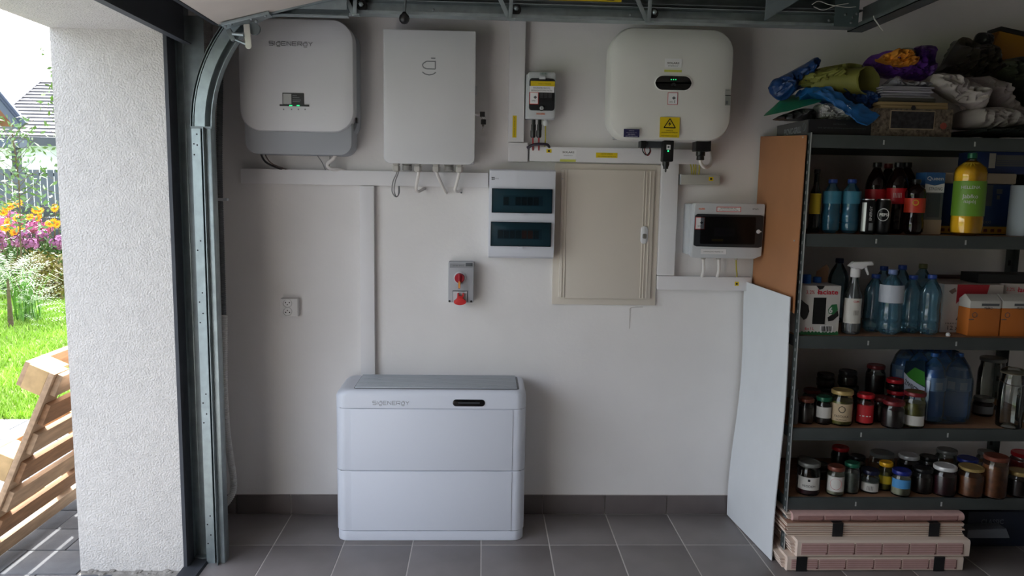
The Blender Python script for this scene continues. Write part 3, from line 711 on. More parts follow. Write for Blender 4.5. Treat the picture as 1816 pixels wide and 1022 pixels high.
cable([w_(704, 300, .11), w_(703, 308, .11), w_(697, 322, .11), w_(695, 338, .11), w_(699, 347, .10), w_(704, 349, .09), w_(708, 342, .07), w_(708, 330, .04)], .0024, M_cabg, 'thin grey control cable in a long loop under the white cabinet, outer one')
cable([w_(707, 300, .105), w_(706, 308, .105), w_(701, 322, .105), w_(699, 338, .105), w_(702, 348, .09), w_(706, 347, .075), w_(707, 340, .06), w_(707, 330, .035)], .0024, M_cabg, 'thin grey control cable in a long loop under the white cabinet, inner one')
cable([w_(742, 299, .12), w_(742, 308, .12), w_(739, 325, .10), w_(738, 336, .08), w_(742, 340, .05), w_(750, 336, .02), w_(754, 334, -.01)], .0068, M_cabw, 'white cable hooking back to the wall, left one under the white cabinet')
cable([w_(774, 299, .12), w_(775, 308, .12), w_(781, 322, .09), w_(788, 336, .05), w_(792, 343, -.01)], .0068, M_cabw, 'straight slanting white cable, middle one under the white cabinet')
cable([w_(815, 299, .12), w_(814, 308, .12), w_(810, 325, .10), w_(807, 336, .07), w_(811, 340, .04), w_(818, 338, -.01)], .0068, M_cabw, 'white cable hooking back to the wall, right one under the white cabinet')
pz = atY(818, 342, D); solo('wall_plug', MB().lathe([(.004, 0), (.004, .003), (0, .004)], (pz.x, D, pz.z), 8, 'y'), M_galvd, 'small dark wall plug below the right white cable', 'wall plug')
# keys in the lock
ky = thing('key_ring', w_(855, 204, .12), 'two black headed keys hanging from the cabinet lock', 'keys')
a = Vector(w_(850, 203, .12)); Yk = a.y; KX, KZ = a.x, a.z
part('lock_barrel', MB().lathe([(.006, 0), (.006, x1-KX-.002)], (KX, Yk, KZ), 10, 'x'), M_steel, ky)
part('key_head', MB().box(KX+.002, KX+.024, Yk-.003, Yk+.003, KZ-.010, KZ+.012), M_black, ky, bevel=.002)
part('ring', MB().tube([(KX+.018+.008*math.cos(t_), Yk-.002, KZ-.012+.008*math.sin(t_)) for t_ in [i*.6283 for i in range(11)]], .001, 5), M_steel, ky)
part('key_head', MB().box(KX+.007, KX+.029, Yk-.005, Yk+.001, KZ-.042, KZ-.020), M_black, ky, bevel=.002)
part('key_blade', MB().box(KX+.014, KX+.019, Yk-.003, Yk-.001, KZ-.068, KZ-.041).box(KX+.011, KX+.022, Yk-.003, Yk-.001, KZ-.050, KZ-.041), M_steel, ky)

# ---- cable ducts
def duct(x0, y0, x1, y1, lb, d_=.045, horiz=True, cover=True):
    a, b, c, d = rect(x0, y0, x1, y1, D-d_)
    t = thing('cable_duct', ((a+b)/2, D, c), lb, 'cable duct')
    part('base', MB().box(a+.002, b-.002, D-.012, D, c+.002, d-.002), M_pvc, t)
    part('cover', MB().box(a, b, D-d_, D-.010, c, d), M_pvc, t, bevel=.002)
    return t, (a, b, c, d)
dA, rA = duct(427, 303, 866, 329, 'long white cable duct under the left inverter and white cabinet')
dB, rB = duct(639, 330, 664, 700, 'upright white cable duct running down behind the battery', d_=.032)
dC, rC = duct(903, 12, 931, 252, 'upright white cable duct left of the small isolator box')
dK, rK = duct(902, 253, 936, 287, 'square white duct corner piece below the upright duct', d_=.050)
dD, rD = duct(939, 263, 1262, 289, 'horizontal white cable duct with stickers below the big inverter')
dE, rE = duct(1171, 290, 1200, 489, 'upright white cable duct right of the beige cabinet door')
dF, rF = duct(1167, 491, 1333, 515, 'short white cable duct under the grey fuse box')
Yd = D-.0455
def lab(x0, y0, x1, y1, Y, m_, par, name='sticker'): return sticker(x0, y0, x1, y1, Y, m_, par, name)
lab(909, 205, 916, 244, Yd, M_yel, dC); p = atY(912.5, 225, Yd-.001); text('UWAGA NAPIĘCIE', p.x, Yd-.0009, p.z, .085, ML, dC, h=.005, vert=True)
lab(969, 264.5, 978, 271, Yd, M_yel, dD); p = atY(973.5, 268, Yd); part('sticker_mark', MB().lathe([(.005, 0), (.005, .0004)], (p.x, Yd-.0007, p.z), 8, 'y'), ML, dD)
lab(993, 265, 1023, 281, Yd, M_wst, dD); p = atY(1008, 270, Yd); text('SOLARS', p.x, Yd-.0009, p.z, .052, ML, dD, h=.008, bold=.02); p = atY(1008, 276, Yd); text('ENERGY', p.x, Yd-.0009, p.z, .040, M_ink, dD, h=.005)
lab(993, 283, 1021, 287, Yd, mat('sticker_lime', (196, 200, 90), .5), dD)
lab(1057, 271, 1095, 280, Yd, M_yel, dD); p = atY(1076, 273.5, Yd); text('UWAGA NAPIĘCIE', p.x, Yd-.0009, p.z, .05, ML, dD, h=.006); p = atY(1076, 278, Yd); text('OD STRONY INSTALACJI', p.x, Yd-.0009, p.z, .078, ML, dD, h=.005)
lab(1303, 500, 1310, 507, Yd, M_yel, dF); p = atY(1306.5, 503.5, Yd); part('sticker_mark', MB().lathe([(.005, 0), (.005, .0004)], (p.x, Yd-.0007, p.z), 8, 'y'), ML, dF)

# ---- DC isolator box
Y3 = D-.105; x0, x1, z0, z1 = rect(936, 127, 985, 211, Y3)
ib = thing('isolator_box', ((x0+x1)/2, D, z0), 'small grey isolator box with dark window and warning stickers', 'isolator box')
part('rear_housing', MB().box(x0-.006, x1+.004, D-.07, D, z0+.004, z1-.006), M_lgrey, ib, bevel=.005)
part('front_cover', slab(x0, x1, z0, z1, Y3, D-.06, .012, dome=.004, edge=.006), M_lgrey, ib)
a, b, c, d = rect(938.5, 139, 984, 196, Y3-.004)
part('window', slab(a, b, c, d, Y3-.006, Y3+.004, .012, edge=.002), mat('smoked_black', (34, 36, 38), .22), ib)
part('window_notch', MB().box((a+b)/2-.014, (a+b)/2+.014, Y3-.008, Y3-.004, d-.004, d+.010), M_lgrey, ib, bevel=.002)
part('breaker', MB().box(a+.042, b-.012, Y3-.0075, Y3-.005, c+.042, d-.052), M_black, ib)
for k in range(3): part('breaker_toggle', MB().box(a+.046+k*.018, a+.060+k*.018, Y3-.0105, Y3-.0075, c+.052, d-.062), mat('toggle_grey', (54, 55, 57), .4), ib)
lab(941, 144, 984, 154, Y3-.0065, M_yel, ib); p = atY(966, 149, Y3-.007); text('UWAGA ⚡ WYŁĄCZNIK', p.x, Y3-.0074, p.z, .055, ML, ib, h=.007)
lab(939, 153, 983, 164, Y3-.0070, M_wst, ib)
p = atY(961, 156, Y3-.007); text('ROZDZIELNIA DC', p.x, Y3-.0080, p.z, .072, ML, ib, h=.0075); p = atY(961, 161, Y3-.007); text('INSTALACJA FOTOWOLTAICZNA', p.x, Y3-.0080, p.z, .090, ML, ib, h=.0075)
lab(939, 163.5, 955, 185, Y3-.0062, M_red, ib); lab(940, 164.5, 954, 184, Y3-.0070, M_wst, ib)
p = atY(949, 173, Y3); part('sticker_icon', MB().prism([(p.x-.008, p.z), (p.x, p.z+.007), (p.x+.008, p.z), (p.x, p.z-.007)], 'y', Y3-.0080, Y3-.0075), M_inkd, ib); p = atY(946, 179, Y3); text('SPD', p.x, Y3-.0080, p.z, .016, ML, ib, h=.006)
p = atY(960.5, 192, Y3-.006); part('knob_ring', MB().lathe([(.012, 0), (.012, .004), (.010, .006)], (p.x, Y3-.003, p.z), 16, 'y'), M_black, ib); part('knob', MB().lathe([(.0085, 0), (.0085, .006), (.006, .008), (0, .008)], (p.x, Y3-.008, p.z), 16, 'y'), M_lgrey, ib); part('knob_slot', MB().box(p.x-.001, p.x+.001, Y3-.0168, Y3-.0158, p.z-.006, p.z+.006), M_inkd, ib)
p = atY(964, 131, Y3); text('DEHN', p.x, Y3-.0012, p.z, .03, mat('print_green_grey', (60, 110, 90), .5), ib, h=.007)
p = atY(959, 202, Y3); text('NOARK', p.x, Y3-.0012, p.z, .036, M_orange, ib, h=.008, bold=.02)
for px, lb in ((946.5, 'left'), (957, 'right')):
    g = atY(px, 212, D-.07)
    t = thing('solar_connector', (g.x, D-.07, g.z-.075), 'black solar plug connector under the isolator box, %s one of two' % lb, 'connector')
    part('socket', MB().lathe([(.0085, z0-g.z+.002), (.0085, -.020), (.0105, -.022), (.0105, -.045), (.009, -.047)], (g.x, D-.07, g.z), 10), M_black, t)
    part('nut', MB().lathe([(.0115, -.047), (.0115, -.072), (.008, -.078)], (g.x-.002, D-.07, g.z), 8), M_black, t)
    part('wire', MB().tube([(g.x-.002, D-.07, g.z-.075), (g.x, D-.055, g.z-.11), (g.x+.002, D-.03, g.z-.150)], .0035, 6), M_cabr, t)
g = atY(967.5, 212, D-.07)
t = thing('cable_gland', (g.x, D-.07, g.z-.03), 'round white gland with earth wire under the isolator box', 'cable gland')
part('gland_body', MB().lathe([(.008, z0-g.z+.002), (.008, -.004), (.012, -.008), (.0125, -.018), (.008, -.026), (.004, -.028)], (g.x, D-.07, g.z), 12), M_wht, t)
part('wire', MB().tube([(g.x, D-.07, g.z-.026), (g.x+.003, D-.05, g.z-.08), (g.x+.001, D-.03, g.z-.145)], .003, 6), M_cabe, t)
g = atY(955, 258, D-.04)
solo('label_clip', MB().tube(smoothpath([(g.x-.05, D-.05, g.z-.012), (g.x-.02, D-.062, g.z+.002), (g.x+.03, D-.062, g.z+.004), (g.x+.045, D-.05, g.z-.004), (g.x+.05, D-.02, g.z-.012)], 4), .006, 6), mat('dark_violet_tape', (44, 34, 52), .5), 'dark cable clip band around wires below the isolator box', 'cable clip')

# ---- big solar inverter on the right
Y4 = D-.235; x0, x1, z0, z1 = rect(1083, 47, 1303, 249, Y4)
sv = thing('solar_inverter', ((x0+x1)/2, D, z0), 'large white rounded solar inverter with black oval display', 'inverter')
# cover a little narrower at the top
cov = slab(x0, x1, z0, z1, Y4, D-.10, .095, dome=.020, n=12, edge=.018)
M_wh2 = mat('white_inverter_plastic', (224, 224, 220), .45, bump=.03, bs=400)
part('front_cover', cov, M_wh2, sv)
part('heat_sink', MB().box(x0+.05, x1-.05, D-.105, D-.02, z0+.012, z1-.03), M_grey, sv, bevel=.006)
part('wall_bracket', MB().box(x0+.1, x1-.1, D-.02, D, z0+.1, z1-.08), M_galvd, sv)
Yf = Y4+.001
a, b, c, d = rect(1162, 135, 1226, 160, Yf); part('display_surround', slab(a-.002, b+.005, c-.002, d+.003, Yf-.0022, Yf+.004, .0315, edge=.001, n=10), mat('display_rim', (240, 240, 236), .4), sv)
dp = part('display', slab(a, b, c, d, Yf-.0045, Yf+.002, .031, edge=.0015, n=10), mat('display_black', (10, 11, 12), .12), sv)
for px in (1190, 1194, 1198): p = atY(px, 141.5, Yf); part('status_led', MB().lathe([(.0022, 0), (.0022, .0006)], (p.x, Yf-.0045, p.z), 8, 'y'), M_led, dp)
p = atY(1194, 150, Yf); L_ = []
for k in range(8):
    a_ = math.radians(-8+k*28); L_.append([(p.x+.002*math.cos(a_), p.z-.004+.002*math.sin(a_)), (p.x+.011*math.cos(a_), p.z-.004+.011*math.sin(a_))])
part('emblem', strokes(L_, .0032, Yf-.0048, .0004), mat('emblem_charcoal', (44, 48, 48), .4), dp)
lab(1179, 104, 1209, 120, Yf, M_wst, sv); p = atY(1194, 112, Yf); text('SOLARS', p.x, Yf-.0009, p.z, .050, ML, sv, h=.0075, bold=.02); p = atY(1194, 117, Yf); text('ENERGY', p.x, Yf-.0009, p.z, .042, M_ink, sv, h=.0045)
lab(1178, 124, 1209, 128, Yf, mat('sticker_lime'), sv)
lab(1184, 164, 1202, 186, Yf, mat('sticker_pink_edge', (190, 90, 100), .5), sv); lab(1185, 165, 1201, 185, Yf-.0005, M_wst, sv)
p = atY(1195, 174, Yf); part('sticker_icon', MB().prism([(p.x-.008, p.z), (p.x, p.z+.007), (p.x+.008, p.z), (p.x, p.z-.007)], 'y', Yf-.0018, Yf-.0011), M_inkd, sv); p = atY(1190, 181, Yf); text('SPD', p.x, Yf-.0018, p.z, .014, ML, sv, h=.005)
p = atY(1196, 179.5, Yf); part('sticker_icon', MB().box(p.x-.001, p.x+.001, Yf-.0018, Yf-.0011, p.z-.008, p.z+.004), M_inkd, sv)
ws = lab(1170, 208, 1205, 244, Yf, M_yel, sv, 'warning_sticker')
a, b, c, d = rect(1170, 208, 1205, 244, Yf)
cx_, hz_ = (a+b)/2, d-c
part('warning_triangle', strokes([[(cx_-.024, c+hz_*.48), (cx_+.024, c+hz_*.48), (cx_, c+hz_*.93), (cx_-.024, c+hz_*.48)]], .0038, Yf-.0010, .0006), ML, ws)
part('lightning_bolt', MB().prism([(cx_+.002, c+hz_*.8), (cx_-.008, c+hz_*.64), (cx_-.001, c+hz_*.66), (cx_-.004, c+hz_*.54), (cx_+.008, c+hz_*.70), (cx_+.001, c+hz_*.69)], 'y', Yf-.0013, Yf-.0007), ML, ws)
text('UWAGA', cx_, Yf-.001, c+hz_*.34, .03, ML, ws, h=.006); text('URZĄDZENIE POD NAPIĘCIEM', cx_, Yf-.001, c+hz_*.24, .068, ML, ws, h=.006); text('PODWÓJNE ZASILANIE', cx_, Yf-.001, c+hz_*.08, .066, ML, ws, h=.006)
nb = lab(1106, 229, 1134, 243.5, Yf, mat('sticker_navy', (40, 38, 84), .5), sv)
for k, s_ in enumerate(('UWAGA', 'ODŁĄCZYĆ AC', 'PRZED', 'OTWARCIEM')): p = atY(1120, 232+k*3.3, Yf); text(s_, p.x, Yf-.0009, p.z, (.022, .045, .03, .05)[k], mat('print_pale', (190, 190, 205), .5), sv, h=.0045)
for yy0, yy1, mm in ((158, 168, mat('label_steel', (150, 150, 146), .5)), (168.3, 170, ML), (171, 187, mat('label_steel2', (128, 130, 124), .5))): lab(1286, yy0, 1296, yy1, Yf+.004, mm, sv)
p = atY(1291, 160, Yf); text('SUN', p.x, Yf+.0032, p.z, .015, ML, sv, h=.004); lab(1287, 179, 1291, 185, Yf+.0034, M_inkd, sv)
# its connectors
g0, g1, gz0, gz1 = rect(1135, 245, 1174, 262, D-.15)
part('terminal_block', MB().box(g0, g1, D-.16, D-.11, gz0, z0+.014), mat('dark_grey_plastic', (58, 62, 66), .5), sv, bevel=.003)
part('terminal_row', MB().box(g0, g0+.022, D-.175, D-.15, gz0-.004, z0+.01), M_black, sv, bevel=.002)
lp = lambda r_, pts, m_, lb: cable([w_(*q_) for q_ in pts], r_, m_, lb)
lp(.0022, [(1140, 261, .16), (1140, 268, .17), (1146, 275, .17), (1152, 270, .17), (1153, 262, .15)], M_cabb, 'thin black wire loop under the big inverter')
lp(.0022, [(1143, 261, .155), (1144, 270, .165), (1149, 276, .165), (1154, 268, .16), (1151, 261, .14)], M_cabr, 'thin red wire loop under the big inverter')
dg = thing('communication_dongle', w_(1184, 300, .18), 'black plug-in dongle with green light under the big inverter', 'dongle')
a, b, c, d = rect(1175, 245, 1194, 287, D-.19)
part('stick', slab(a, b, c, z0+.004, D-.20, D-.16, .006, edge=.003), M_black, dg)
part('nut', MB().lathe([(.015, 0), (.015, -.012), (.011, -.022), (.010, -.030)], ((a+b)/2-.004, D-.18, c), 10), M_black, dg)
part('antenna_tip', MB().lathe([(.004, -.03), (.004, -.040), (.002, -.044)], ((a+b)/2-.004, D-.18, c), 8), M_black, dg)
lab(1182, 257, 1189, 265.5, D-.2003, M_wst, dg); p = atY(1185.5, 261, D-.2); part('sticker_mark', MB().box(p.x-.004, p.x+.004, D-.2014, D-.2009, p.z-.004, p.z+.005), M_inkd, dg)
p = atY(1185, 268, D-.2); part('status_led', MB().lathe([(.004, 0), (.003, .002), (0, .0025)], (p.x, D-.2003, p.z), 10, 'y'), M_led, dg)
ac = thing('power_connector', w_(1245, 283, .17), 'chunky black power connector under the right side of the inverter', 'connector')
a, b, c, d = rect(1232, 245, 1259, 269, D-.18)
part('housing', MB().box(a, b, D-.20, D-.14, c, z0+.008), M_black, ac, bevel=.004)
part('nut', MB().lathe([(.020, 0), (.020, -.016), (.016, -.020), (.017, -.034), (.013, -.036)], ((a+b)/2-.003, D-.17, c), 12), M_black, ac)
cable([((a+b)/2-.003, D-.17, c-.032), w_(1243, 290, .165), w_(1250, 297, .15), w_(1258, 294, .12), w_(1262, 284, .10), w_(1260, 270, .07), w_(1256, 262, .02)], .0075, M_cabw, 'thick white power cable looping below the black connector')

# ---- surface distribution box with two smoked windows
Y5 = D-.105; x0, x1, z0, z1 = rect(867, 301, 984, 459, Y5)
db = thing('distribution_box', ((x0+x1)/2, D, z0), 'white distribution box with two dark teal windows one above the other', 'fuse box')
M_dbx = mat('white_box_plastic', (216, 219, 228), .4)
part('housing', MB().prism([(D, z1-.002), (Y5+.008, z1), (Y5, z1-.006), (Y5, z0+.05), (Y5+.016, z0+.008), (Y5+.03, z0), (D, z0-.002)], 'x', x0, x1), M_dbx, db, bevel=.003)
M_teal = glass('teal_window', (206, 222, 228), .22, refl=.4)
for (wa, wb, wc, wd_), nm in (((872, 335, 979, 378), 0), ((870, 394, 977, 437), 1)):
    a, b, c, d = rect(wa, wb, wc, wd_, Y5)
    part('window_recess', MB().box(a+.001, b-.001, Y5-.0006, Y5+.002, c+.001, d-.001), mat('window_backing', (112, 146, 158), .5), db)
    part('breaker_strip', MB().box(a+(.05 if not nm else .03), b-.04, Y5-.003, Y5-.0004, c+.03, d-.03), mat('breaker_slot', (84, 118, 132), .5), db)
    for k in range(6 if not nm else 7):
        xx = a+(.05 if not nm else .03)+k*.026
        if nm == 0 and k == 1: continue
        m_ = mat('breaker_red', (140, 70, 56), .5) if nm and k in (4, 5) else mat('breaker_black', (50, 70, 80), .4)
        part('breaker', MB().box(xx+.001, xx+.024, Y5-.0065, Y5-.003, c+.034, d-.036), m_, db)
    part('window', slab(a, b, c, d, Y5-.011, Y5-.008, .003, edge=.001), M_teal, db)
    part('window_rim', MB().box(a, b, Y5-.008, Y5, d-.002, d).box(a, b, Y5-.008, Y5, c, c+.002).box(a, a+.002, Y5-.008, Y5, c, d).box(b-.002, b, Y5-.008, Y5, c, d), mat('teal_rim', (50, 74, 84), .3), db)
    part('finger_tab', MB().box((a+b)/2-.012, (a+b)/2+.010, Y5-.010, Y5, c-.010, c-.001), M_dbx, db, bevel=.001)
for i in (0, 1):
    for j in (0, 1): p = atY(873+i*3, 315+j*3, Y5); part('emblem', MB().box(p.x-.003, p.x+.0025, Y5-.0006, Y5+.001, p.z-.0025, p.z+.0025), M_inkd, db)
p = atY(881, 317, Y5); text('EATON', p.x, Y5-.0005, p.z, .018, M_ink, db, h=.004)

# ---- beige flush cabinet
Y6 = D-.014; xa, xb, za, zb = rect(981.5, 291, 1167, 541, Y6)
fc_ = thing('meter_cabinet', ((xa+xb)/2, D, za), 'beige flush wall cabinet door with ribbed edges and oval lock', 'cabinet')
M_bei = mat('beige_enamel', (214, 206, 194), .45, bump=.03, bs=300)
part('frame', MB().box(xa, xb, Y6, D, za, zb), M_bei, fc_, bevel=.003)
a, b, c, d = rect(993, 301, 1157, 530, D-.03)
dor = part('door', MB().box(a, b, D-.032, Y6, c, d), M_bei, fc_, bevel=.004)
for xx in (a+.012, a+.024, b-.018, b-.034, b-.046): part('rib', MB().box(xx-.0022, xx+.0022, D-.0355, D-.031, c+.004, d-.004), M_bei, dor, bevel=.0012)
p = atY(1143, 417, D-.04)
lk = part('lock', slab(p.x-.016, p.x+.016, p.z-.040, p.z+.040, D-.043, D-.031, .0158, dome=.003, n=10, edge=.004), M_wht, dor)
part('lock_insert', slab(p.x-.009, p.x+.009, p.z-.016, p.z+.006, D-.0455, D-.040, .006, edge=.001), mat('lock_grey', (130, 128, 122), .4, metal=.5), lk)
p = atY(997, 317, D-.032); part('hinge_pin', MB().lathe([(.004, 0), (.003, .003), (0, .0035)], (p.x, D-.032, p.z), 8, 'y'), M_wht, fc_)
solo('plaster_drip', MB().tube(smoothpath([w_(1140, 545, .0015), w_(1119, 546, .0015), w_(1117, 556, .0015), w_(1116, 583, .0015)], 4), .0013, 5), mat('old_putty', (196, 190, 186), .9), 'dried filler run on the wall below the beige cabinet', 'filler mark')

# ---- earth terminal box
Y7 = D-.045; x0, x1, z0, z1 = rect(1208, 310, 1277, 328, Y7)
jb = thing('terminal_box', ((x0+x1)/2, D, z0), 'small flat grey terminal box below the yellow earth wires', 'junction box')
part('cover', MB().box(x0, x1, Y7, D, z0, z1), mat('terminal_grey', (178, 176, 168), .5), jb, bevel=.003)
part('end_cap', MB().box(x0-.005, x0, Y7+.002, D, z0-.001, z1+.001), M_lgrey, jb)
lab(1257, 314, 1265, 321, Y7-.0002, M_yel, jb); p = atY(1261, 317.5, Y7); part('sticker_mark', MB().lathe([(.005, 0), (.005, .0004)], (p.x, Y7-.0009, p.z), 8, 'y'), ML, jb)
for k, (pa, pb) in enumerate(((1223, 1227), (1229, 1230), (1233, 1233), (1240, 1239))):
    solo('earth_wire', MB().tube(smoothpath([w_(pa, 288, .03), w_((pa+pb)/2+1, 298, .04), w_(pb, 311, .03)], 4), .0028, 6), M_cabe, 'green yellow earth wire above the small terminal box, %s' % ('leftmost of four', 'second from left', 'third from left', 'rightmost of four')[k], 'wire', 'earth wires')

# ---- grey fuse box with hinged window
Y8 = D-.135; x0, x1, z0, z1 = rect(1230, 361, 1353, 459, Y8)
gb = thing('fuse_box', ((x0+x1)/2, D, z0), 'grey weatherproof fuse box with dark hinged window next to the shelf', 'fuse box')
part('rear_housing', MB().box(x0-.012, x1-.02, D-.085, D, z0+.012, z1-.004), M_lgrey, gb, bevel=.006)
part('front_cover', MB().prism([(x0-.003, z0+.016), (x0+.004, z0+.002), (x1-.03, z0+.001), (x1, z0+.014), (x1+.004, z1-.006), (x1, z1), (x0+.004, z1), (x0, z1-.01)], 'y', Y8, D-.08), M_lgrey, gb, bevel=.004)
a, b, c, d = rect(1231, 381, 1352, 438, Y8-.003)
part('window_frame', MB().prism([(a, c+.006), (a+.012, c), (b-.014, c-.002), (b, c+.004), (b+.001, d-.004), (b-.012, d), (a+.012, d+.002), (a+.001, d-.006)], 'y', Y8-.008, Y8+.002), mat('window_charcoal', (38, 41, 45), .35), gb, bevel=.002)
a2, b2, c2, d2 = a+.028, b-.038, c+.016, d-.012
part('window_inset', MB().box(a2, b2, Y8-.0084, Y8-.006, c2, d2), M_black, gb)
for k in range(5): part('breaker', MB().box(a2+.06+k*.018, a2+.076+k*.018, Y8-.0110, Y8-.0080, c2+.03, c2+.066), mat('breaker_smoke', (60, 62, 66), .5), gb)
part('breaker_label', MB().box(a2+.05, a2+.10, Y8-.0100, Y8-.0080, c2+.008, c2+.018), mat('olive_label', (110, 100, 40), .5), gb)
part('window', slab(a2-.004, b2+.004, c2-.004, d2+.004, Y8-.0135, Y8-.0115, .008, edge=.001), glass('smoked_window', (214, 216, 220), .2, refl=.4), gb)
p = atY(1345, 411, Y8-.01); part('latch', MB().lathe([(.009, 0), (.009, .005), (.006, .008), (0, .008)], (p.x, Y8-.006, p.z), 14, 'y').box(p.x, p.x+.012, Y8-.013, Y8-.008, p.z-.0025, p.z+.0025), M_wht, gb)
lab(1233, 385, 1250, 407, Y8-.0085, M_red, gb); lab(1234, 386, 1249, 406, Y8-.0092, M_wst, gb); p = atY(1243, 395, Y8); part('sticker_icon', MB().prism([(p.x-.008, p.z), (p.x, p.z+.006), (p.x+.008, p.z), (p.x, p.z-.006)], 'y', Y8-.0105, Y8-.0098), M_inkd, gb); p = atY(1239, 401, Y8); text('SPD', p.x, Y8-.0101, p.z, .014, ML, gb, h=.005)
lab(1271, 367, 1314, 376, Y8-.0002, M_red, gb); lab(1272, 368, 1313, 375, Y8-.0009, M_wst, gb); p = atY(1292, 369.8, Y8); text('ROZDZIELNIA AC', p.x, Y8-.0018, p.z, .07, ML, gb, h=.006); p = atY(1292, 373.3, Y8); text('INSTALACJA FOTOWOLTAICZNA', p.x, Y8-.0018, p.z, .085, ML, gb, h=.006)
lab(1243, 442, 1288, 451, Y8-.0002, M_wst, gb); p = atY(1265, 446.5, Y8); text('OGRANICZNIK PRZEPIĘĆ AC', p.x, Y8-.0011, p.z, .088, ML, gb, h=.007)
p = atY(1245, 370.5, Y8); text('NOARK', p.x, Y8-.0006, p.z, .028, M_orange, gb, h=.008, bold=.02); p = atY(1340, 371, Y8); text('IP65', p.x, Y8-.0006, p.z, .026, M_inkd, gb, h=.006)
for px, rr_, m_, lb in ((1247, .007, M_cabw, 'white cable under the grey fuse box, left one'), (1274, .007, M_cabw, 'white cable under the grey fuse box, right one'), (1305, .003, M_cabe, 'yellow earth wire under the grey fuse box')):
    g = atY(px, 462, D-.07)
    piece('cable_gland', _mesh('cable_gland', MB().lathe([(.011 if rr_ > .005 else .009, .012), (.011 if rr_ > .005 else .009, -.010), (.008, -.014)], (0, 0, 0), 10), M_nylon, (0, 0, 0)), (g.x, D-.07, z0+.004), gb)
    cable([(g.x, D-.07, z0+.0), w_(px+1, 478, .065), w_(px-1 if rr_ > .005 else px+2, 487, .05), w_(px-4 if rr_ > .005 else px+1, 494, .03)], rr_, m_, lb)

# ---- industrial three phase socket
Y9 = D-.065; x0, x1, z0, z1 = rect(795, 465, 840, 537, Y9)
isx = thing('switched_socket', ((x0+x1)/2, D, z0), 'grey industrial wall socket with red rotary switch and red flap', 'socket')
part('housing', MB().box(x0, x1, Y9, D, z0, z1), mat('socket_grey', (172, 174, 180), .5), isx, bevel=.006)
part('name_plate', MB().box(x0+.006, x1-.006, Y9-.0008, Y9+.002, z1-.026, z1-.006), mat('plate_grey', (150, 152, 156), .5), isx); p = ((x0+x1)/2-.012, z1-.016); text('16A 400V 3P+N+E', p[0], Y9-.0012, p[1], .05, M_inkd, isx, h=.006)
part('hinge_clip', MB().box(x1-.036, x1-.006, Y9-.003, Y9+.004, z1-.018, z1-.004), M_inkd, isx, bevel=.001)
p = atY(815, 493, Y9)
part('dial_ring', MB().lathe([(.0275, 0), (.0275, .005), (.024, .007)], (p.x+.002, Y9+.001, p.z), 24, 'y'), mat('dial_pale', (200, 200, 206), .5), isx)
part('dial', MB().lathe([(.022, 0), (.022, .010), (.020, .014), (0, .014)], (p.x, Y9-.005, p.z), 24, 'y'), mat('switch_red', (170, 22, 44), .4), isx)
part('switch_lever', MB().box(p.x-.005, p.x+.005, Y9-.032, Y9-.018, p.z-.044, p.z+.021), mat('switch_red'), isx, bevel=.002)
part('lever_tip', MB().box(p.x-.004, p.x+.004, Y9-.0335, Y9-.0315, p.z-.042, p.z-.012), mat('lever_orange', (222, 150, 70), .5), isx)
q_ = atY(816, 529, Y9)
part('flap_frame', MB().box(q_.x-.032, q_.x+.031, Y9-.004, Y9, z0+.004, q_.z+.030), mat('frame_pale', (186, 188, 192), .5), isx, bevel=.002)
part('flap_outline', MB().box(q_.x-.0335, q_.x-.0315, Y9-.002, Y9+.001, z0+.003, q_.z+.034).box(q_.x-.0335, q_.x+.033, Y9-.002, Y9+.001, q_.z+.031, q_.z+.034).box(q_.x+.031, q_.x+.033, Y9-.002, Y9+.001, z0+.003, q_.z+.034), M_inkd, isx)
part('flap_hinge', MB().box(q_.x-.012, q_.x-.006, Y9-.02, Y9-.003, q_.z+.008, q_.z+.024).box(q_.x+.010, q_.x+.016, Y9-.02, Y9-.003, q_.z+.008, q_.z+.024), mat('flap_red', (206, 44, 44), .4), isx)
part('flap', slab(q_.x-.013, q_.x+.013, q_.z-.008, q_.z+.012, Y9-.026, Y9-.004, .004, edge=.002), mat('flap_red'), isx)
part('flap_cap', MB().prism([(q_.x+.0275*math.cos(k*.2618), q_.z-.014+.014*math.sin(k*.2618)) for k in range(24)], 'y', Y9-.028, Y9-.002), mat('flap_red'), isx, bevel=.003)
part('flap_lug', MB().prism([(q_.x-.024, q_.z-.010), (q_.x+.024, q_.z-.010), (q_.x+.012, q_.z+.006), (q_.x-.012, q_.z+.006)], 'y', Y9-.029, Y9-.014), mat('flap_red'), isx, bevel=.003)
for sx in (x0+.006, x1-.010): part('screw', MB().lathe([(.005, 0), (.005, .002), (0, .003)], (sx, Y9+.001, z0+.006), 8, 'y'), M_black, isx)

# ---- double wall socket
Yw = D-.038; x0, x1, z0, z1 = rect(497, 530, 528, 562, Yw)
ws_ = thing('double_socket', ((x0+x1)/2, D, z0), 'small white double wall socket on the left part of the wall', 'socket')
M_sk = mat('socket_white', (214, 213, 212), .4)
part('back_box', MB().box(x0, x1, Yw, D, z0, z1), M_sk, ws_, bevel=.004)
cxs = x0+.032
for dz, s_ in ((.020, 1), (-.018, -1)):
    zc_ = (z0+z1)/2+dz
    rg = part('socket_ring', MB().lathe([(.0205, 0), (.0205, .004), (.0185, .005), (.0170, .001), (0, .001)], (cxs, Yw+.0005, zc_), 24, 'y'), M_sk, ws_)
    for dx in (-.0085, .0085): part('pin_hole', MB().lathe([(.0028, 0), (.0028, .0006)], (cxs+dx, Yw-.0004, zc_+.003*s_), 8, 'y'), M_dark, rg)
    part('earth_pin', MB().lathe([(.0024, 0), (.0024, .004), (0, .005)], (cxs, Yw-.0004, zc_-.006*s_), 8, 'y'), mat('brass_grey', (110, 106, 98), .4, metal=.6), rg)

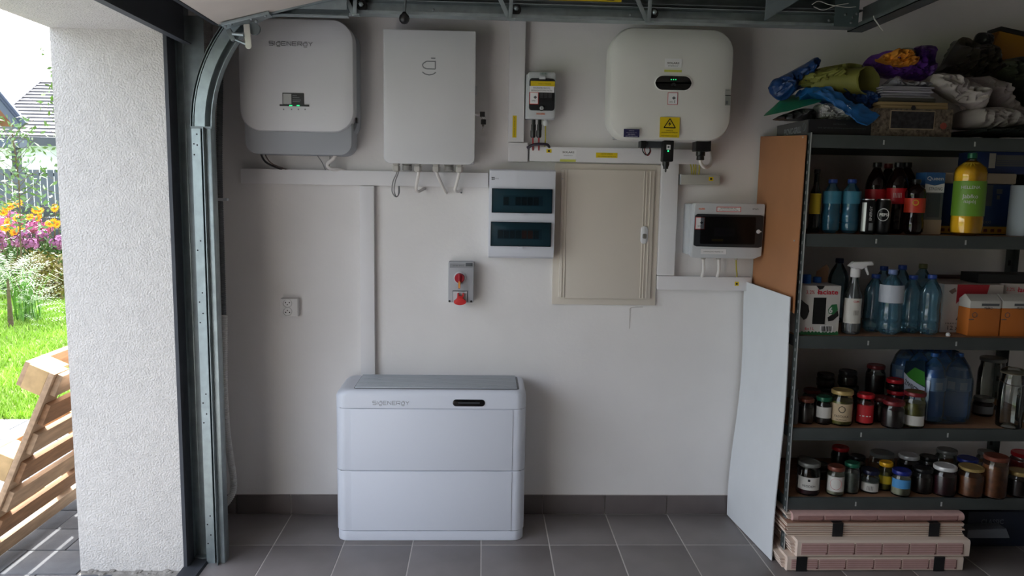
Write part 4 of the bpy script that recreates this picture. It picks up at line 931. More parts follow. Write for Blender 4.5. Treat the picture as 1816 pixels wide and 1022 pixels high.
# ---- floor standing battery
YB0, YB1 = 3.115, 3.385; xa, xb = -.618, .191; ztop = .668
bt = thing('battery_unit', ((xa+xb)/2, (YB0+YB1)/2, 0), 'floor standing silver white home battery with black oval indicator', 'battery')
M_bat = mat('battery_silver', (214, 219, 230), .42, bump=.02, bs=500); M_btop = mat('battery_top_metal', (178, 184, 192), .4, metal=.2)
def plan(x0, x1, y0, y1, rf=.045, rb=.02, n=8):
    out = []
    for cx, cy, a0, r in ((x0+rf, y0+rf, 180, rf), (x1-rf, y0+rf, 270, rf), (x1-rb, y1-rb, 0, rb), (x0+rb, y1-rb, 90, rb)):
        for i in range(n+1): t_ = math.radians(a0+90*i/n); out.append((cx+r*math.cos(t_), cy+r*math.sin(t_)))
    return out
zs = [0.0, .046, .316, .590]
part('base', MB().prism(plan(xa+.003, xb-.003, YB0+.004, YB1), 'z', 0.001, zs[1]-.002), M_bat, bt, bevel=.003)
for k in (1, 2):
    bm_ = part('battery_module', MB().prism(plan(xa, xb, YB0+.002, YB1), 'z', zs[k]+.0005, zs[k+1]-.0015), M_bat, bt, bevel=.0022)
    part('front_panel', MB().box(xa+.068, xb-.057, YB0-.0005, YB0+.004, zs[k]+.002, zs[k+1]-.003), M_bat, bm_, bevel=.001)
    part('side_shadow_gap', MB().box(xa+.02, xb-.02, YB0+.008, YB1-.01, zs[k+1]-.0018, zs[k+1]+.0008), M_inkd, bm_)
# cap with rounded top edge
cap = MB(); lev = [(0, zs[3]+.0005), (0, ztop-.030), (.004, ztop-.016), (.012, ztop-.006), (.022, ztop-.001), (.034, ztop)]
rows_ = []
for ins, z in lev:
    pl_ = plan(xa+ins*1.6, xb-ins*.6, YB0+ins*.55, YB1-ins*.3, .045)
    rows_.append([(x, y, z) for x, y in pl_])
cap.grid(rows_, close=True); kk = len(rows_[0]); cap.f.append(tuple(range(kk))[::-1]); cap.f.append(tuple(range(len(cap.v)-kk, len(cap.v))))
cp = part('top_cap', cap, M_bat, bt, smooth=50)
part('top_plate', MB().prism(plan(xa+.075, xb-.03, YB0+.022, YB1-.012, .02, .02), 'z', ztop-.004, ztop+.0006), mat('rib_groove_shade', (104, 108, 114), .5), cp, bevel=.001)  # plate darker than the ribs, groove shade put into its colour
for k in range(13):
    y = YB0+.034+k*.0175; part('cooling_rib', MB().box(xa+.080, xb-.04, y, y+.0105, ztop, ztop+.006), M_btop, cp, bevel=.001)
a, b, c, d = rect(803, 709, 860, 721, YB0-.001)
ds = part('indicator_window', slab(a, b, c, d, YB0-.0025, YB0+.004, .0138, edge=.001, n=8), mat('display_black'), cp)
part('indicator_light_bar', MB().box(a+.022, b-.022, YB0-.0031, YB0-.0024, (c+d)/2-.0015, (c+d)/2+.0025), mat('light_bar_grey', (70, 74, 80), .3), ds)
a, b = atY(661, 714, YB0), atY(732, 716, YB0); sig_logo(a.x, b.x, (a.z+b.z)/2, .015, YB0-.0003, M_ink, cp)

# ---- corrugated conduit and cables in the corner beside the track
M_con = mat('corrugated_white', (206, 206, 204), .5); M_cong = mat('corrugated_grey', (92, 96, 98), .6)
def corrugated(name, pts, r, m_, lb, pitch=.009):
    P = smoothpath(pts, 10); out = []; rad = []; acc = 0
    for a, b in zip(P, P[1:]):
        n = max(1, int((b-a).length/(pitch/2)+.5))
        for i in range(n): out.append(a.lerp(b, i/n)); rad.append(r if len(rad) % 2 else r*.84)
    return solo(name, MB().tube(out, rad, 12), m_, lb, 'conduit', smooth=20)
corrugated('corrugated_conduit', [w_(397, 560, .22), w_(397, 640, .21), w_(398, 700, .19), w_(402, 760, .17), w_(408, 810, .15), w_(414, 850, .13), w_(413, 872, .12), w_(405, 888, .13), w_(394, 900, .16)], .0155, M_con, 'white corrugated conduit bowing out of the corner near the floor')
corrugated('wall_conduit', [w_(391, 60, .12), w_(390, 180, .12), w_(389, 300, .12), w_(393, 450, .12), w_(396, 560, .12), w_(397, 650, .12), w_(398, 690, .12)], .0135, M_cong, 'grey ribbed conduit running up the dark corner behind the track')
a = Vector(w_(393, 354, .15)); solo('conduit_clip', MB().box(a.x-.024, a.x+.024, a.y-.006, a.y+.02, a.z-.006, a.z+.006), M_lgrey, 'white clip holding the ribbed conduit in the corner', 'clip', bevel=.002)
# ================================================================ shelving
YS, SX0, SX1, SYB = 2.911, 1.252, 2.44, 3.385
ZSH = [.283, .577, .956, 1.363, 1.745]
M_sh = mat('shelf_steel', (74, 80, 80), .5, metal=.25, var=.08, vs=10); M_brd = mat('chipboard', (150, 112, 84), .8, var=.15, vs=30)
M_edge = mat('pale_edge', (190, 194, 194), .4, metal=.4)  # paler grey for the post edge, beam notches and nail heads
sh = thing('shelving_unit', (SX0, SYB, 0), 'dark grey steel shelving unit with five chipboard shelves', 'shelf')
for i, z in enumerate(ZSH):
    part('shelf_beam', MB().box(SX0+.004, SX1-.004, YS+.001, YS+.004, z-.050, z).box(SX0+.004, SX1-.004, YS+.004, YS+.026, z-.050, z-.047).box(SX0+.004, SX1-.004, YS+.004, YS+.016, z-.003, z), M_sh, sh, bevel=.0008)
    part('shelf_beam', MB().box(SX0+.004, SX1-.004, SYB-.004, SYB-.001, z-.050, z), M_sh, sh)
    part('side_beam', MB().box(SX0+.003, SX0+.006, YS+.03, SYB-.03, z-.048, z-.004), M_sh, sh); part('side_beam', MB().box(SX1-.006, SX1-.003, YS+.03, SYB-.03, z-.048, z-.004), M_sh, sh)
    part('shelf_board', MB().box(SX0+.007, SX1-.007, YS+.017, SYB-.005, z-.014, z-.0005), M_brd, sh)
    for x in (1.54, 1.90): part('beam_notch', MB().box(x-.003, x+.003, YS-.0006, YS+.001, z-.034, z-.016), M_edge, sh)
for x, s_ in ((SX0, 1), (SX1, -1)):
    for y, t_ in ((YS-.002, 1), (SYB, -1)):
        po = part('post', MB().box(x, x+s_*(.004 if y < 3 else .036), y, y+t_*.002, 0, 1.752).box(x, x+s_*.002, y, y+t_*.038, 0, 1.752), M_sh, sh)
        if x == SX0 and y < 3: 
            part('post_edge', MB().box(x-.0012, x+.0028, y-.0012, y+.0010, 0, 1.752), M_edge, po)
            for k in range(44): o = obj('slot', bpy.data.meshes.get('slot') or _mesh('slot', MB().box(-.0004, .0002, -.0035, .0035, -.006, .006), mat('slot_pale', (150, 154, 154), .5), (0, 0, 0)), po); o.location = Vector((x-.0006, y+.016, .04+k*.039))-ORG[po.name]
        if x == SX1 and y > 3:
            for k in range(22): o = obj('slot', bpy.data.meshes.get('slot_front') or _mesh('slot_front', MB().box(-.006, .006, -.0006, .0004, -.012, .012), M_dark, (0, 0, 0)), po); o.location = Vector((x-.018, y-.0025, .05+k*.078))-ORG[po.name]
    part('foot', MB().box(x-s_*.002, x+s_*.04, YS-.004, YS+.04, 0, .006), M_black, sh)

# sheets leaning on the side of the unit
def sheet(name, A, B, C_, D_, bow, th, m_, lb, cat, nu=10, nv=14, wave=0.):
    """A,B,C,D corners (bottom back, bottom front, top front, top back); bow pushes it toward -x"""
    A, B, C_, D_ = map(Vector, (A, B, C_, D_)); m = MB(); rows_ = []
    for side in (0, 1):
        rr_ = []
        for j in range(nv+1):
            v = j/nv; row = []
            for i in range(nu+1):
                u = i/nu; p = (A.lerp(B, u)).lerp(D_.lerp(C_, u), v)
                off = bow*math.sin(math.pi*v)+wave*math.sin(2.2*math.pi*v+.6)*(1-.4*u)
                row.append((p.x-off+side*th, p.y, p.z))
            rr_.append(row)
        rows_.append(rr_)
    m.grid(rows_[0]); o0 = len(m.v); m.grid(rows_[1])
    # rim
    W_ = nu+1; rim = [i for i in range(W_)]+[j*W_+nu for j in range(1, nv+1)]+[nv*W_+i for i in range(nu-1, -1, -1)]+[j*W_ for j in range(nv-1, 0, -1)]
    for a, b in zip(rim, rim[1:]+rim[:1]): m.f.append((a, b, o0+b, o0+a))
    return solo(name, m, m_, lb, cat)
sheet('hardboard_sheet', (1.2285, 3.385, 1.115), (1.236, 2.925, 1.045), (1.2405, 2.925, 1.742), (1.2285, 3.385, 1.77), .0, .003, mat('hardboard', (166, 114, 76), .55, var=.06, vs=6), 'brown hardboard sheet covering the side of the shelving', 'board')
for px, py in ((1428, 243), (1349, 250), (1409, 427), (1339, 494)):
    y = 2.93 if px > 1380 else 3.36; p = atX(px, py, 1.235); part('nail', MB().lathe([(.004, 0), (.003, -.002), (0, -.0025)], (p.x-.0005, max(2.94, min(3.37, p.y)), p.z), 8, 'x'), M_edge, bpy.data.objects['hardboard_sheet'])
sheet('white_board', (1.175, 3.382, .004), (1.214, 2.93, .003), (1.224, 2.93, 1.11), (1.200, 3.382, 1.12), .0, .004, mat('white_laminate', (214, 218, 222), .5, var=.02), 'large white laminate sheet leaning against the shelving side', 'board', wave=.010)

# ================================================================ jars, bottles, boxes
G_cl = glass('jar_glass', (240, 245, 242), .04); G_bl = glass('blue_pet', (222, 238, 244), .06, haze=.13, hcol=(120, 190, 225)); G_bl2 = glass('deep_blue_pet', (206, 230, 246), .08, haze=.16, hcol=(70, 150, 225)); G_film = glass('shrink_film', (246, 250, 252), .16, haze=.05, hcol=(160, 200, 235)); G_pet = glass('clear_pet', (236, 240, 242), .06, haze=.06, hcol=(200, 210, 215))
LID = {k: mat('lid_'+k, c, .35, metal=.2) for k, c in dict(red=(196, 26, 40), darkred=(112, 30, 36), green=(24, 96, 70), gold=(176, 152, 96), black=(22, 22, 24), white=(214, 214, 214), blue=(30, 44, 130), yellow=(224, 170, 30), grey=(120, 122, 118), brown=(120, 66, 52), navy=(30, 34, 62)).items()}
CON = {k: mat('contents_'+k, c, .35, var=.25, vs=60) for k, c in dict(dark=(38, 22, 24), berry=(58, 16, 30), brown=(128, 76, 48), olive=(110, 104, 44), amber=(170, 110, 30), clear=(120, 124, 118), red=(120, 24, 26), pale=(150, 146, 128)).items()}
LAB = {k: mat('paper_'+k, c, .6) for k, c in dict(white=(206, 204, 198), beige=(190, 168, 136), red=(190, 36, 44), yellow=(206, 180, 40), blue=(70, 140, 196), grey=(110, 114, 118), kraft=(176, 140, 100)).items()}
def facing(cx, cy): return .85*math.atan2(-cx, cy)
def wrap(m, cx, cy, z, r, z0, z1, a0=-150, a1=-30, n=16):
    f_ = math.degrees(facing(cx, cy)); a0 += f_; a1 += f_
    m.lathe([(r, z0), (r, z1)], (cx, cy, z), n, 'z', math.radians(a0), math.radians(a1)); return m
def jar(px, py, shelf, wpx, toppx, lid, con, lb, Y=None, label=None, txt=None, fill=.9, name='glass_jar', z0=None, lidh=.014, txtm=None, swing=False):
    zf = ZSH[shelf] if z0 is None else z0
    if Y is None:
        p = atZ(px, py, zf); Y = p.y
    p = atY(px, py, Y); dist = (p-CAMP).dot(_f); r = wpx/2*dist/FPX; x = p.x
    h = max(.05, atY(px, toppx, Y).z - zf)
    t = thing(name, (x, Y, zf), lb, 'jar', 'jars on the shelves')
    hb = h-lidh; nk = r*.86
    prof = [(r*.80, 0.0005), (r*.93, .003), (r, .010), (r, hb*.74), (r*.96, hb*.82), (nk, hb*.90), (nk, hb)]
    part('glass_body', MB().lathe(prof, (x, Y, zf), 20), G_cl, t)
    if con:
        f = fill*hb*.86; part('contents', MB().lathe([(r*.74, .004), (r*.93, .009), (r*.95, min(f, hb*.74)), (r*.90, f)], (x, Y, zf), 18), CON[con], t)
    if swing:
        part('lid', MB().lathe([(nk*1.05, hb), (nk*1.12, hb+.004), (nk*1.05, hb+.012), (nk*.7, hb+.02), (0, hb+.022)], (x, Y, zf), 18), G_cl, t)
        part('rubber_ring', MB().lathe([(nk*1.02, hb-.003), (nk*1.13, hb-.001), (nk*1.02, hb+.002)], (x, Y, zf), 18), mat('seal_rubber', (150, 140, 120), .6), t)
        part('wire_clasp', MB().tube(smoothpath([(x+r*1.02*math.cos(a_), Y+r*1.02*math.sin(a_), zf+hb*.88+.018*math.sin(a_*1.+.4)) for a_ in [math.radians(d_) for d_ in range(-200, 25, 25)]], 3), .0016, 5), M_steel, t)
    else:
        part('lid', MB().lathe([(nk*1.08, hb-.002), (nk*1.10, hb), (nk*1.10, hb+lidh*.75), (nk*1.04, hb+lidh), (nk*.9, hb+lidh), (nk*.86, hb+lidh-.0015), (0, hb+lidh-.0015)], (x, Y, zf), 24), LID[lid], t)
    if label:
        c_, a_, b_ = label
        lbp = part('paper_label', wrap(MB(), x, Y, zf, r*1.006, hb*a_, hb*b_), LAB[c_], t)
        if txt:
            for k, (s_, v_, w_2, tm) in enumerate(txt): text(s_, x, Y, zf+hb*v_, r*w_2, tm, t, bend=(x, Y, r*1.02, facing(x, Y)))
    return t
def bottle(px, bpy_, shelf, wpx, toppx, m_, cap, lb, Y, liquid=None, lab_=None, lz=(.4, .65), name='drink_bottle', shape='pet', cat='bottle', txt=None, group=None, fill=.8):
    zf = ZSH[shelf]; p = atY(px, bpy_, Y); dist = (p-CAMP).dot(_f); r = wpx/2*dist/FPX; x = p.x; h = atY(px, toppx, Y).z-zf
    t = thing(name, (x, Y, zf), lb, cat, group)
    rn = min(.014, r*.45)
    if shape == 'pet': pr = [(r*.55, .004), (r*.62, .0005), (r*.95, .012), (r, .03), (r, h*.18), (r*.96, h*.20), (r, h*.22), (r, h*.36), (r*.95, h*.385), (r*.95, h*.60), (r, h*.63), (r*.97, h*.70), (r*.78, h*.80), (r*.5, h*.875), (rn, h*.92), (rn, h*.955)]
    elif shape == 'glass': pr = [(r*.9, .0005), (r, .006), (r, h*.56), (r*.9, h*.63), (r*.5, h*.74), (rn, h*.82), (rn*.95, h*.96)]
    elif shape == 'waist': pr = [(r*.6, .0005), (r*.95, .012), (r, .035), (r, h*.22), (r*.90, h*.30), (r*.9, h*.62), (r*1.0, h*.68), (r*1.0, h*.76), (r*.9, h*.82), (r*.5, h*.88), (rn, h*.91), (rn, h*.955)]
    part('bottle_body', MB().lathe(pr, (x, Y, zf), 24), m_, t)
    if liquid:
        part('drink', MB().lathe([(a*.97, b+.001) for a, b in pr if b < h*fill], (x, Y, zf), 20), liquid, t)
    part('cap', MB().lathe([(rn*1.2, h*.935), (rn*1.25, h*.94), (rn*1.2, h*.998), (rn*.9, h), (0, h)], (x, Y, zf), 18), cap, t)
    part('neck_ring', MB().lathe([(rn*1.05, h*.922), (rn*1.3, h*.927), (rn*1.05, h*.932)], (x, Y, zf), 14), cap, t)
    if lab_:
        part('paper_label', wrap(MB(), x, Y, zf, r*1.01, h*lz[0], h*lz[1], -170, -10), lab_, t)
        for (s_, v_, w_2, tm) in (txt or []): text(s_, x, Y, zf+h*v_, r*w_2, tm, t, bend=(x, Y, r*1.03, facing(x, Y)))
    return t
def carton(x0, y0, x1, y1, Y, depth, m_, lb, name='carton', cat='box', zf=None, side=None, bevel=.001):
    """box whose front face was read from the photo; zf is the shelf it stands on"""
    a, b, c, d = rect(x0, y0, x1, y1, Y)
    if zf is not None: c = zf
    t = thing(name, ((a+b)/2, Y+depth/2, c), lb, cat)
    part('body', MB().box(a, b, Y, Y+depth, c, d), m_, t, bevel=bevel); return t, (a, b, c, d)
MI = ML; MIr = mat('ink_red', (196, 40, 60), .5); MIw = mat('ink_white', (220, 220, 220), .5)

# ---- second shelf from the floor up: index 0 (lowest), jars
J = jar
J(1432, 874, 0, 40, 818, 'grey', 'berry', 'jar with pale curved label and glass-grey lid, leftmost on the lowest shelf', label=('white', .22, .66), txt=[('MIODEM', .36, 1.1, MI), ('■', .56, .2, MI)], fill=.35)
J(1480, 876, 0, 31, 826, 'brown', 'pale', 'jar with red emblem on white label, second in front on the lowest shelf', label=('white', .2, .78), txt=[('●', .5, 1.3, LAB['red'])])
J(1508, 873, 0, 27, 820, 'green', 'clear', 'clear jar with a shiny green lid on the lowest shelf')
J(1541, 871, 0, 32, 832, 'navy', 'clear', 'squat jar with navy lid and small barcode label on the lowest shelf', label=('white', .12, .55), txt=[('|||||', .3, .6, MI)], fill=.7)
J(1568, 868, 0, 24, 819, 'yellow', 'olive', 'slim jar with yellow lid on the lowest shelf', label=('yellow', .3, .62))
J(1596, 877, 0, 33, 833, 'blue', 'pale', 'small jar with blue and orange picture label on the lowest shelf', label=('blue', .40, .80)); 
tj = J(1633, 872, 0, 36, 829, 'black', 'dark', 'dark filled jar with black lid right of the picture label jar')
J(1672, 876, 0, 40, 825, 'white', 'berry', 'dark purple jam jar with bright white lid on the lowest shelf')
J(1718, 878, 0, 43, 827, 'gold', 'brown', 'broad jar of brown preserve with gold lid on the lowest shelf', lidh=.010)
J(1760, 880, 0, 42, 808, 'brown', 'brown', 'tall jar of layered brown preserve on the lowest shelf', fill=1.0)
J(1803, 878, 0, 38, 834, 'gold', 'dark', 'dark jar with gold rimmed lid at the right end of the lowest shelf')
J(1486, 860, 0, 30, 792, 'red', 'dark', 'tall jar with red lid at the back of the lowest shelf', Y=3.24)
J(1517, 860, 0, 28, 808, 'black', 'dark', 'dark jar behind the green lidded jar on the lowest shelf', Y=3.16)
J(1560, 858, 0, 42, 802, 'grey', 'amber', 'wide clear jar with amber contents behind the yellow lid', Y=3.17, fill=.5)
J(1608, 858, 0, 36, 806, 'white', 'dark', 'dark jar with white edged lid behind the picture label jar', Y=3.15)
J(1643, 858, 0, 32, 809, 'black', 'dark', 'dark jar with black lid in the second row of the lowest shelf', Y=3.17)
J(1675, 850, 0, 36, 797, 'grey', 'clear', 'tall clear jar standing behind the white lidded jam', Y=3.22, fill=.4)
J(1713, 850, 0, 36, 812, 'blue', 'berry', 'jar with bright blue lid behind the gold lidded preserve', Y=3.13)
J(1745, 850, 0, 30, 800, 'grey', 'clear', 'clear jar at the back between blue lid and tall preserve', Y=3.25, fill=.3)
J(1810, 850, 0, 40, 802, 'red', 'red', 'jar of red preserve with red lid at the back right of the lowest shelf', Y=3.18)
J(1452, 860, 0, 30, 822, 'black', 'dark', 'small dark jar tucked behind the pale label jar', Y=3.14)
J(1425, 850, 0, 26, 812, 'grey', 'clear', 'clear jar at the back left corner of the lowest shelf', Y=3.25, fill=.3)
# ---- index 1
J(1428, 750, 1, 27, 706, 'brown', 'dark', 'dark jam jar with brownish red lid near the shelf post', lidh=.012)
J(1459, 751, 1, 28, 703, 'green', 'dark', 'dark jar with flat green lid and white label', label=('white', .3, .75))
J(1490, 752, 1, 39, 691, 'gold', 'olive', 'big jar with oval kraft paper label and gold lid', label=('beige', .17, .72), txt=[('FASOLKA', .33, 1.25, MI), ('DOMOWA', .22, .9, MI), ('●', .55, .6, MI)])
J(1532, 751, 1, 31, 698, 'red', 'red', 'jar with shiny red lid and red and white label', label=('red', .1, .75), txt=[('▬▬▬', .35, 1.2, LAB['white'])])
J(1559, 745, 1, 32, 703, 'darkred', 'dark', 'dark jar with dull red lid right of the shiny red lid')
J(1582, 757, 1, 38, 710, 'darkred', 'dark', 'dark jam jar with dark red lid at the front edge of the shelf')
J(1618, 756, 1, 38, 694, 'darkred', 'olive', 'jar of pale green pickled beans beside the water pack', label=('white', .1, .4))
J(1550, 745, 1, 32, 699, 'black', 'dark', 'dark jar at the back carrying another jar', Y=3.24, name='glass_jar')
zb_ = atY(1550, 699, 3.24).z
J(1550, 699, 1, 32, 647, 'darkred', 'dark', 'tall dark jar stacked on top of another at the back', Y=3.24, z0=zb_+.001)
J(1586, 745, 1, 33, 692, 'red', 'dark', 'jar with red lid under a second jar beside the pickles', Y=3.16)
zb_ = atY(1586, 692, 3.16).z
J(1586, 692, 1, 30, 672, 'red', 'dark', 'low jar with red lid stacked beside the pickles', Y=3.16, z0=zb_+.001)
J(1463, 735, 1, 34, 686, 'black', 'dark', 'dark jar in the back row behind the green lid', Y=3.22)
zb_ = atY(1463, 686, 3.22).z
J(1463, 686, 1, 30, 662, 'black', 'dark', 'dark low jar stacked in the back row behind the green lid', Y=3.22, z0=zb_+.001)
J(1502, 735, 1, 34, 684, 'black', 'dark', 'dark jar in the back row behind the kraft label', Y=3.22)
zb_ = atY(1502, 684, 3.22).z
J(1502, 684, 1, 32, 657, 'black', 'dark', 'dark low jar stacked in the back row behind the kraft label', Y=3.22, z0=zb_+.001)
J(1437, 735, 1, 30, 690, 'darkred', 'dark', 'dark jar in the back row next to the shelf post', Y=3.20)
J(1741, 745, 1, 34, 704, 'grey', 'dark', 'dark jar with pale label right of the water pack', Y=3.12, label=('grey', .2, .7))
J(1788, 757, 1, 42, 655, 'grey', None, 'tall empty swing top glass jar right of the water pack', swing=True, name='swing_top_jar')
J(1816, 754, 1, 30, 690, 'grey', None, 'empty swing top glass jar cut by the right frame edge', swing=True, name='swing_top_jar', Y=3.02)
J(1752, 735, 1, 44, 634, 'grey', None, 'tall clear glass jar at the back beside the water pack', Y=3.24)
bottle(1409, 743, 1, 12, 690, mat('grey_flask', (112, 116, 122), .4), LID['grey'], 'narrow grey flask squeezed beside the shelf post', 2.975, name='flask', shape='glass')
# shrink wrapped six pack of water
zf = ZSH[1]; a, b, c, d = rect(1640, 628, 1728, 764, 2.99)
sp = thing('water_pack', ((a+b)/2, 3.07, zf), 'blue shrink wrapped six pack of water bottles with white side label', 'water pack')
rw = (b-a)/4; hw = d-zf
for j in range(3):
    for i in range(2):
        bx, by = a+rw*(1+2*i), 2.975+rw+j*rw*2.02
        bo = part('water_bottle', MB().lathe([(rw*.55, .003), (rw*.9, .008), (rw*.98, .03), (rw*.98, hw*.3), (rw*.92, hw*.34), (rw*.98, hw*.4), (rw*.98, hw*.62), (rw*.8, hw*.78), (rw*.42, hw*.88), (.013, hw*.91), (.013, hw*.95)], (bx, by, zf), 16), G_bl2, sp)
        part('cap', MB().lathe([(.016, hw*.935), (.016, hw*.985), (.012, hw*.99), (0, hw*.99)], (bx, by, zf), 14), mat('water_cap_blue', (40, 96, 170), .4), bo)
        part('paper_label', wrap(MB(), bx, by, zf, rw*.99, hw*.47, hw*.66, -180, 0), mat('water_label', (120, 150, 186), .5), bo)
        for dx in (-.4, .35): part('label_print', wrap(MB(), bx, by, zf, rw*1.0, hw*.49, hw*.60, -90+dx*70-16, -90+dx*70+16, 4), mat('water_label_print', (176, 190, 204), .5), bo)
        part('drink', MB().lathe([(rw*.5, .006), (rw*.9, .03), (rw*.9, hw*.6), (rw*.7, hw*.76)], (bx, by, zf), 12), mat('water_blue', (54, 112, 176), .12), bo)
film = []
for z, ins in ((.004, .003), (.03, 0), (hw*.62, 0), (hw*.80, .012), (hw*.93, .03), (hw*1.0, .045)):
    film.append([(x, y, zf+z) for x, y in plan(a-.002+ins, b+.002-ins, 2.972+ins, 2.972+rw*6.1-ins, rw*.8, rw*.8, 5)])
part('shrink_film', MB().grid(film, close=True), G_film, sp)
part('side_label', MB().box(a-.0035, a-.0025, 2.985, 3.05, zf+.030, zf+hw*.40), mat('water_side_white', (196, 204, 220), .5), sp)
part('front_label', wrap(MB(), a+rw*.8, 2.972+rw*.8, zf, rw*.815, hw*.05, hw*.62, -190, -105, 8), mat('water_side_white'), sp)
# printed film on its left side: dark valley, green hills, pale band with lettering
xs_ = a-.0045
def side(px, py): p_ = atX(px, py, xs_); return (min(max(p_.y, 2.985), 2.972+rw*6.1-.02), max(p_.z, zf+.01))
part('film_print', MB().prism([side(1640, 640), side(1640, 690), side(1602, 662), side(1606, 640)], 'x', xs_+.0015, xs_+.002), mat('wrap_navy', (24, 44, 60), .3), sp)
part('label_hills', MB().prism([side(1639, 660), side(1640, 686), side(1618, 676), side(1606, 664), side(1622, 652)], 'x', xs_+.0008, xs_+.0014), mat('hill_green', (60, 130, 50), .5), sp)
part('label_band', MB().prism([side(1603, 660), side(1612, 670), side(1626, 680), side(1640, 688), side(1640, 716), side(1622, 704), side(1603, 690)], 'x', xs_, xs_+.0007), mat('water_side_white'), sp)
ya, za = side(1604, 676); yb_, zb2 = side(1640, 702)
text('ŻYWIECZDRÓJ', xs_-.0006, (ya+yb_)/2, (za+zb2)/2, abs(ya-yb_)*.95, mat('ink_navy', (20, 30, 50), .5), sp, h=.034, tilt=math.atan2(zb2-za, ya-yb_), bold=.03, face='x')

# ---- index 2: milk, spray bottle, water bottles, cartons
zf = ZSH[2]
mk, (a, b, c, d) = carton(1415, 507, 1489, 596, 2.945, .19, mat('milk_box_board', (206, 204, 200), .6), 'open cow patterned milk multipack box beside the shelf post', 'milk_box', 'box', zf)
Yq = 2.9445; W_, H_ = b-a, d-c
def fr(u, v): return (a+W_*u, c+H_*v)
part('handle_window', MB().box(a+W_*.36, a+W_*.66, Yq-.0008, Yq+.001, c+H_*.22, c+H_*.76), M_dark, mk)
for bl in ([(.0, .68), (.06, .72), (.14, .66), (.24, .60), (.27, .48), (.22, .34), (.15, .30), (.07, .38), (.05, .52)], [(.72, .36), (.82, .42), (.95, .50), (.98, .40), (.86, .30), (.74, .28)], [(.40, 1.0), (.60, 1.0), (.56, .94), (.48, .92)]):
    part('cow_patch', MB().prism([fr(*q2) for q2 in bl], 'y', Yq-.0012, Yq), M_black, mk)
part('grass_print', MB().prism([fr(0, 0), fr(1, 0)]+[fr(1-k/24, .035+.03*(k % 2)+.02*RND.random()) for k in range(25)], 'y', Yq-.0013, Yq), mat('print_grass', (40, 110, 64), .6), mk)
part('cube_print', MB().prism([fr(.72, .52), fr(.80, .62), fr(.92, .63), fr(.95, .52), fr(.86, .42), fr(.74, .44)], 'y', Yq-.0015, Yq), mat('print_grass'), mk)
text('6', a+W_*.78, Yq-.0018, c+H_*.51, W_*.09, MIw, mk, bold=.03)
text('3,2%', a+W_*.27, Yq-.0012, c+H_*.865, W_*.20, MIr, mk, h=H_*.085); text('łaciate', a+W_*.68, Yq-.0012, c+H_*.875, W_*.50, MIr, mk, h=H_*.10, bold=.025)
text('6x1L', a+W_*.30, Yq-.0012, c+H_*.13, W_*.22, MIr, mk, h=H_*.055)
part('barcode_field', MB().box(a+W_*.56, a+W_*.86, Yq-.0012, Yq, c+H_*.05, c+H_*.19), M_wst, mk)
for k in range(9): part('barcode_bar', MB().box(a+W_*(.58+.028*k), a+W_*(.58+.028*k+.010+.006*(k % 3)), Yq-.0018, Yq-.001, c+H_*.07, c+H_*.18), MI, mk)
part('flap', MB().prism([(a+W_*.70, d), (b, d), (b+.004, d+.06), (b-.008, d+.075), (a+W_*.72, d+.045)], 'y', 3.07, 3.073), mat('kraft_inside', (140, 108, 84), .8), mk)
for px, py, Y, lb in ((1431, 495, 3.03, 'blue bottle cap showing above the open milk box, left one'), (1449, 499, 3.06, 'blue bottle cap showing above the open milk box, right one')):
    p = atY(px, py, Y); 
    t = thing('milk_bottle', (p.x, Y, zf+H_*.96), lb, 'bottle', 'blue caps in the milk box')
    part('cap', MB().lathe([(.016, .0), (.017, .002), (.016, p.z-zf-H_*.96+.012), (.012, p.z-zf-H_*.96+.014), (0, p.z-zf-H_*.96+.014)], (p.x, Y, zf+H_*.985), 16), mat('cap_bright_blue', (40, 110, 200), .4), t)
    part('neck', MB().lathe([(.024, -.03), (.014, .02), (.013, .03)], (p.x, Y, zf+H_*.96), 14), G_pet, t)
bottle(1482, 560, 2, 34, 458, G_bl, mat('cap_navy', (26, 44, 96), .4), 'blue capped water bottle at the back behind the milk box', 3.26, name='water_bottle')
# spray bottle
Y = 2.975; p = atY(1508, 590, Y); zt = atY(1515, 488, Y).z
sb_ = thing('spray_bottle', (p.x, Y, zf), 'clear spray bottle with white trigger head and white label', 'spray bottle')
r = .036; hb = zt-zf
part('bottle_body', MB().lathe([(r*.7, .0005), (r*.98, .006), (r, .03), (r*1.0, hb*.5), (r*.9, hb*.66), (r*.55, hb*.82), (.015, hb*.92), (.014, hb)], (p.x, Y, zf), 22), G_pet, sb_)
part('paper_label', wrap(MB(), p.x, Y, zf, r*1.01, hb*.2, hb*.62, -150, -25), LAB['white'], sb_); text('CLIN', p.x+.012, Y, zf+hb*.57, .022, MIr, sb_, bend=(p.x, Y, r*1.03, facing(p.x, Y)), bold=.02); text('|||||', p.x+.014, Y, zf+hb*.38, .018, MI, sb_, h=.02, bend=(p.x, Y, r*1.03, facing(p.x, Y)))
part('dip_tube', MB().tube([(p.x, Y, zf+.01), (p.x+.003, Y, zt)], .0025, 6), M_wst, sb_)
part('collar', MB().lathe([(.017, -.004), (.019, 0), (.018, .03), (.012, .034)], (p.x+.002, Y, zt-.004), 18), M_wst, sb_)
zq = zt+.028
hd = part('trigger_head', MB().prism([(p.x-.030, zq+.008), (p.x-.012, zq+.026), (p.x+.060, zq+.029), (p.x+.066, zq+.026), (p.x+.066, zq+.012), (p.x+.045, zq+.012), (p.x+.035, zq+.002), (p.x+.022, zq-.004), (p.x-.012, zq-.004), (p.x-.016, zq+.004)], 'y', Y-.012, Y+.012), M_wst, sb_, bevel=.003)
part('nozzle', MB().lathe([(.008, 0), (.008, .008), (.003, .008)], (p.x+.064, Y, zq+.019), 10, 'x'), M_wst, hd)
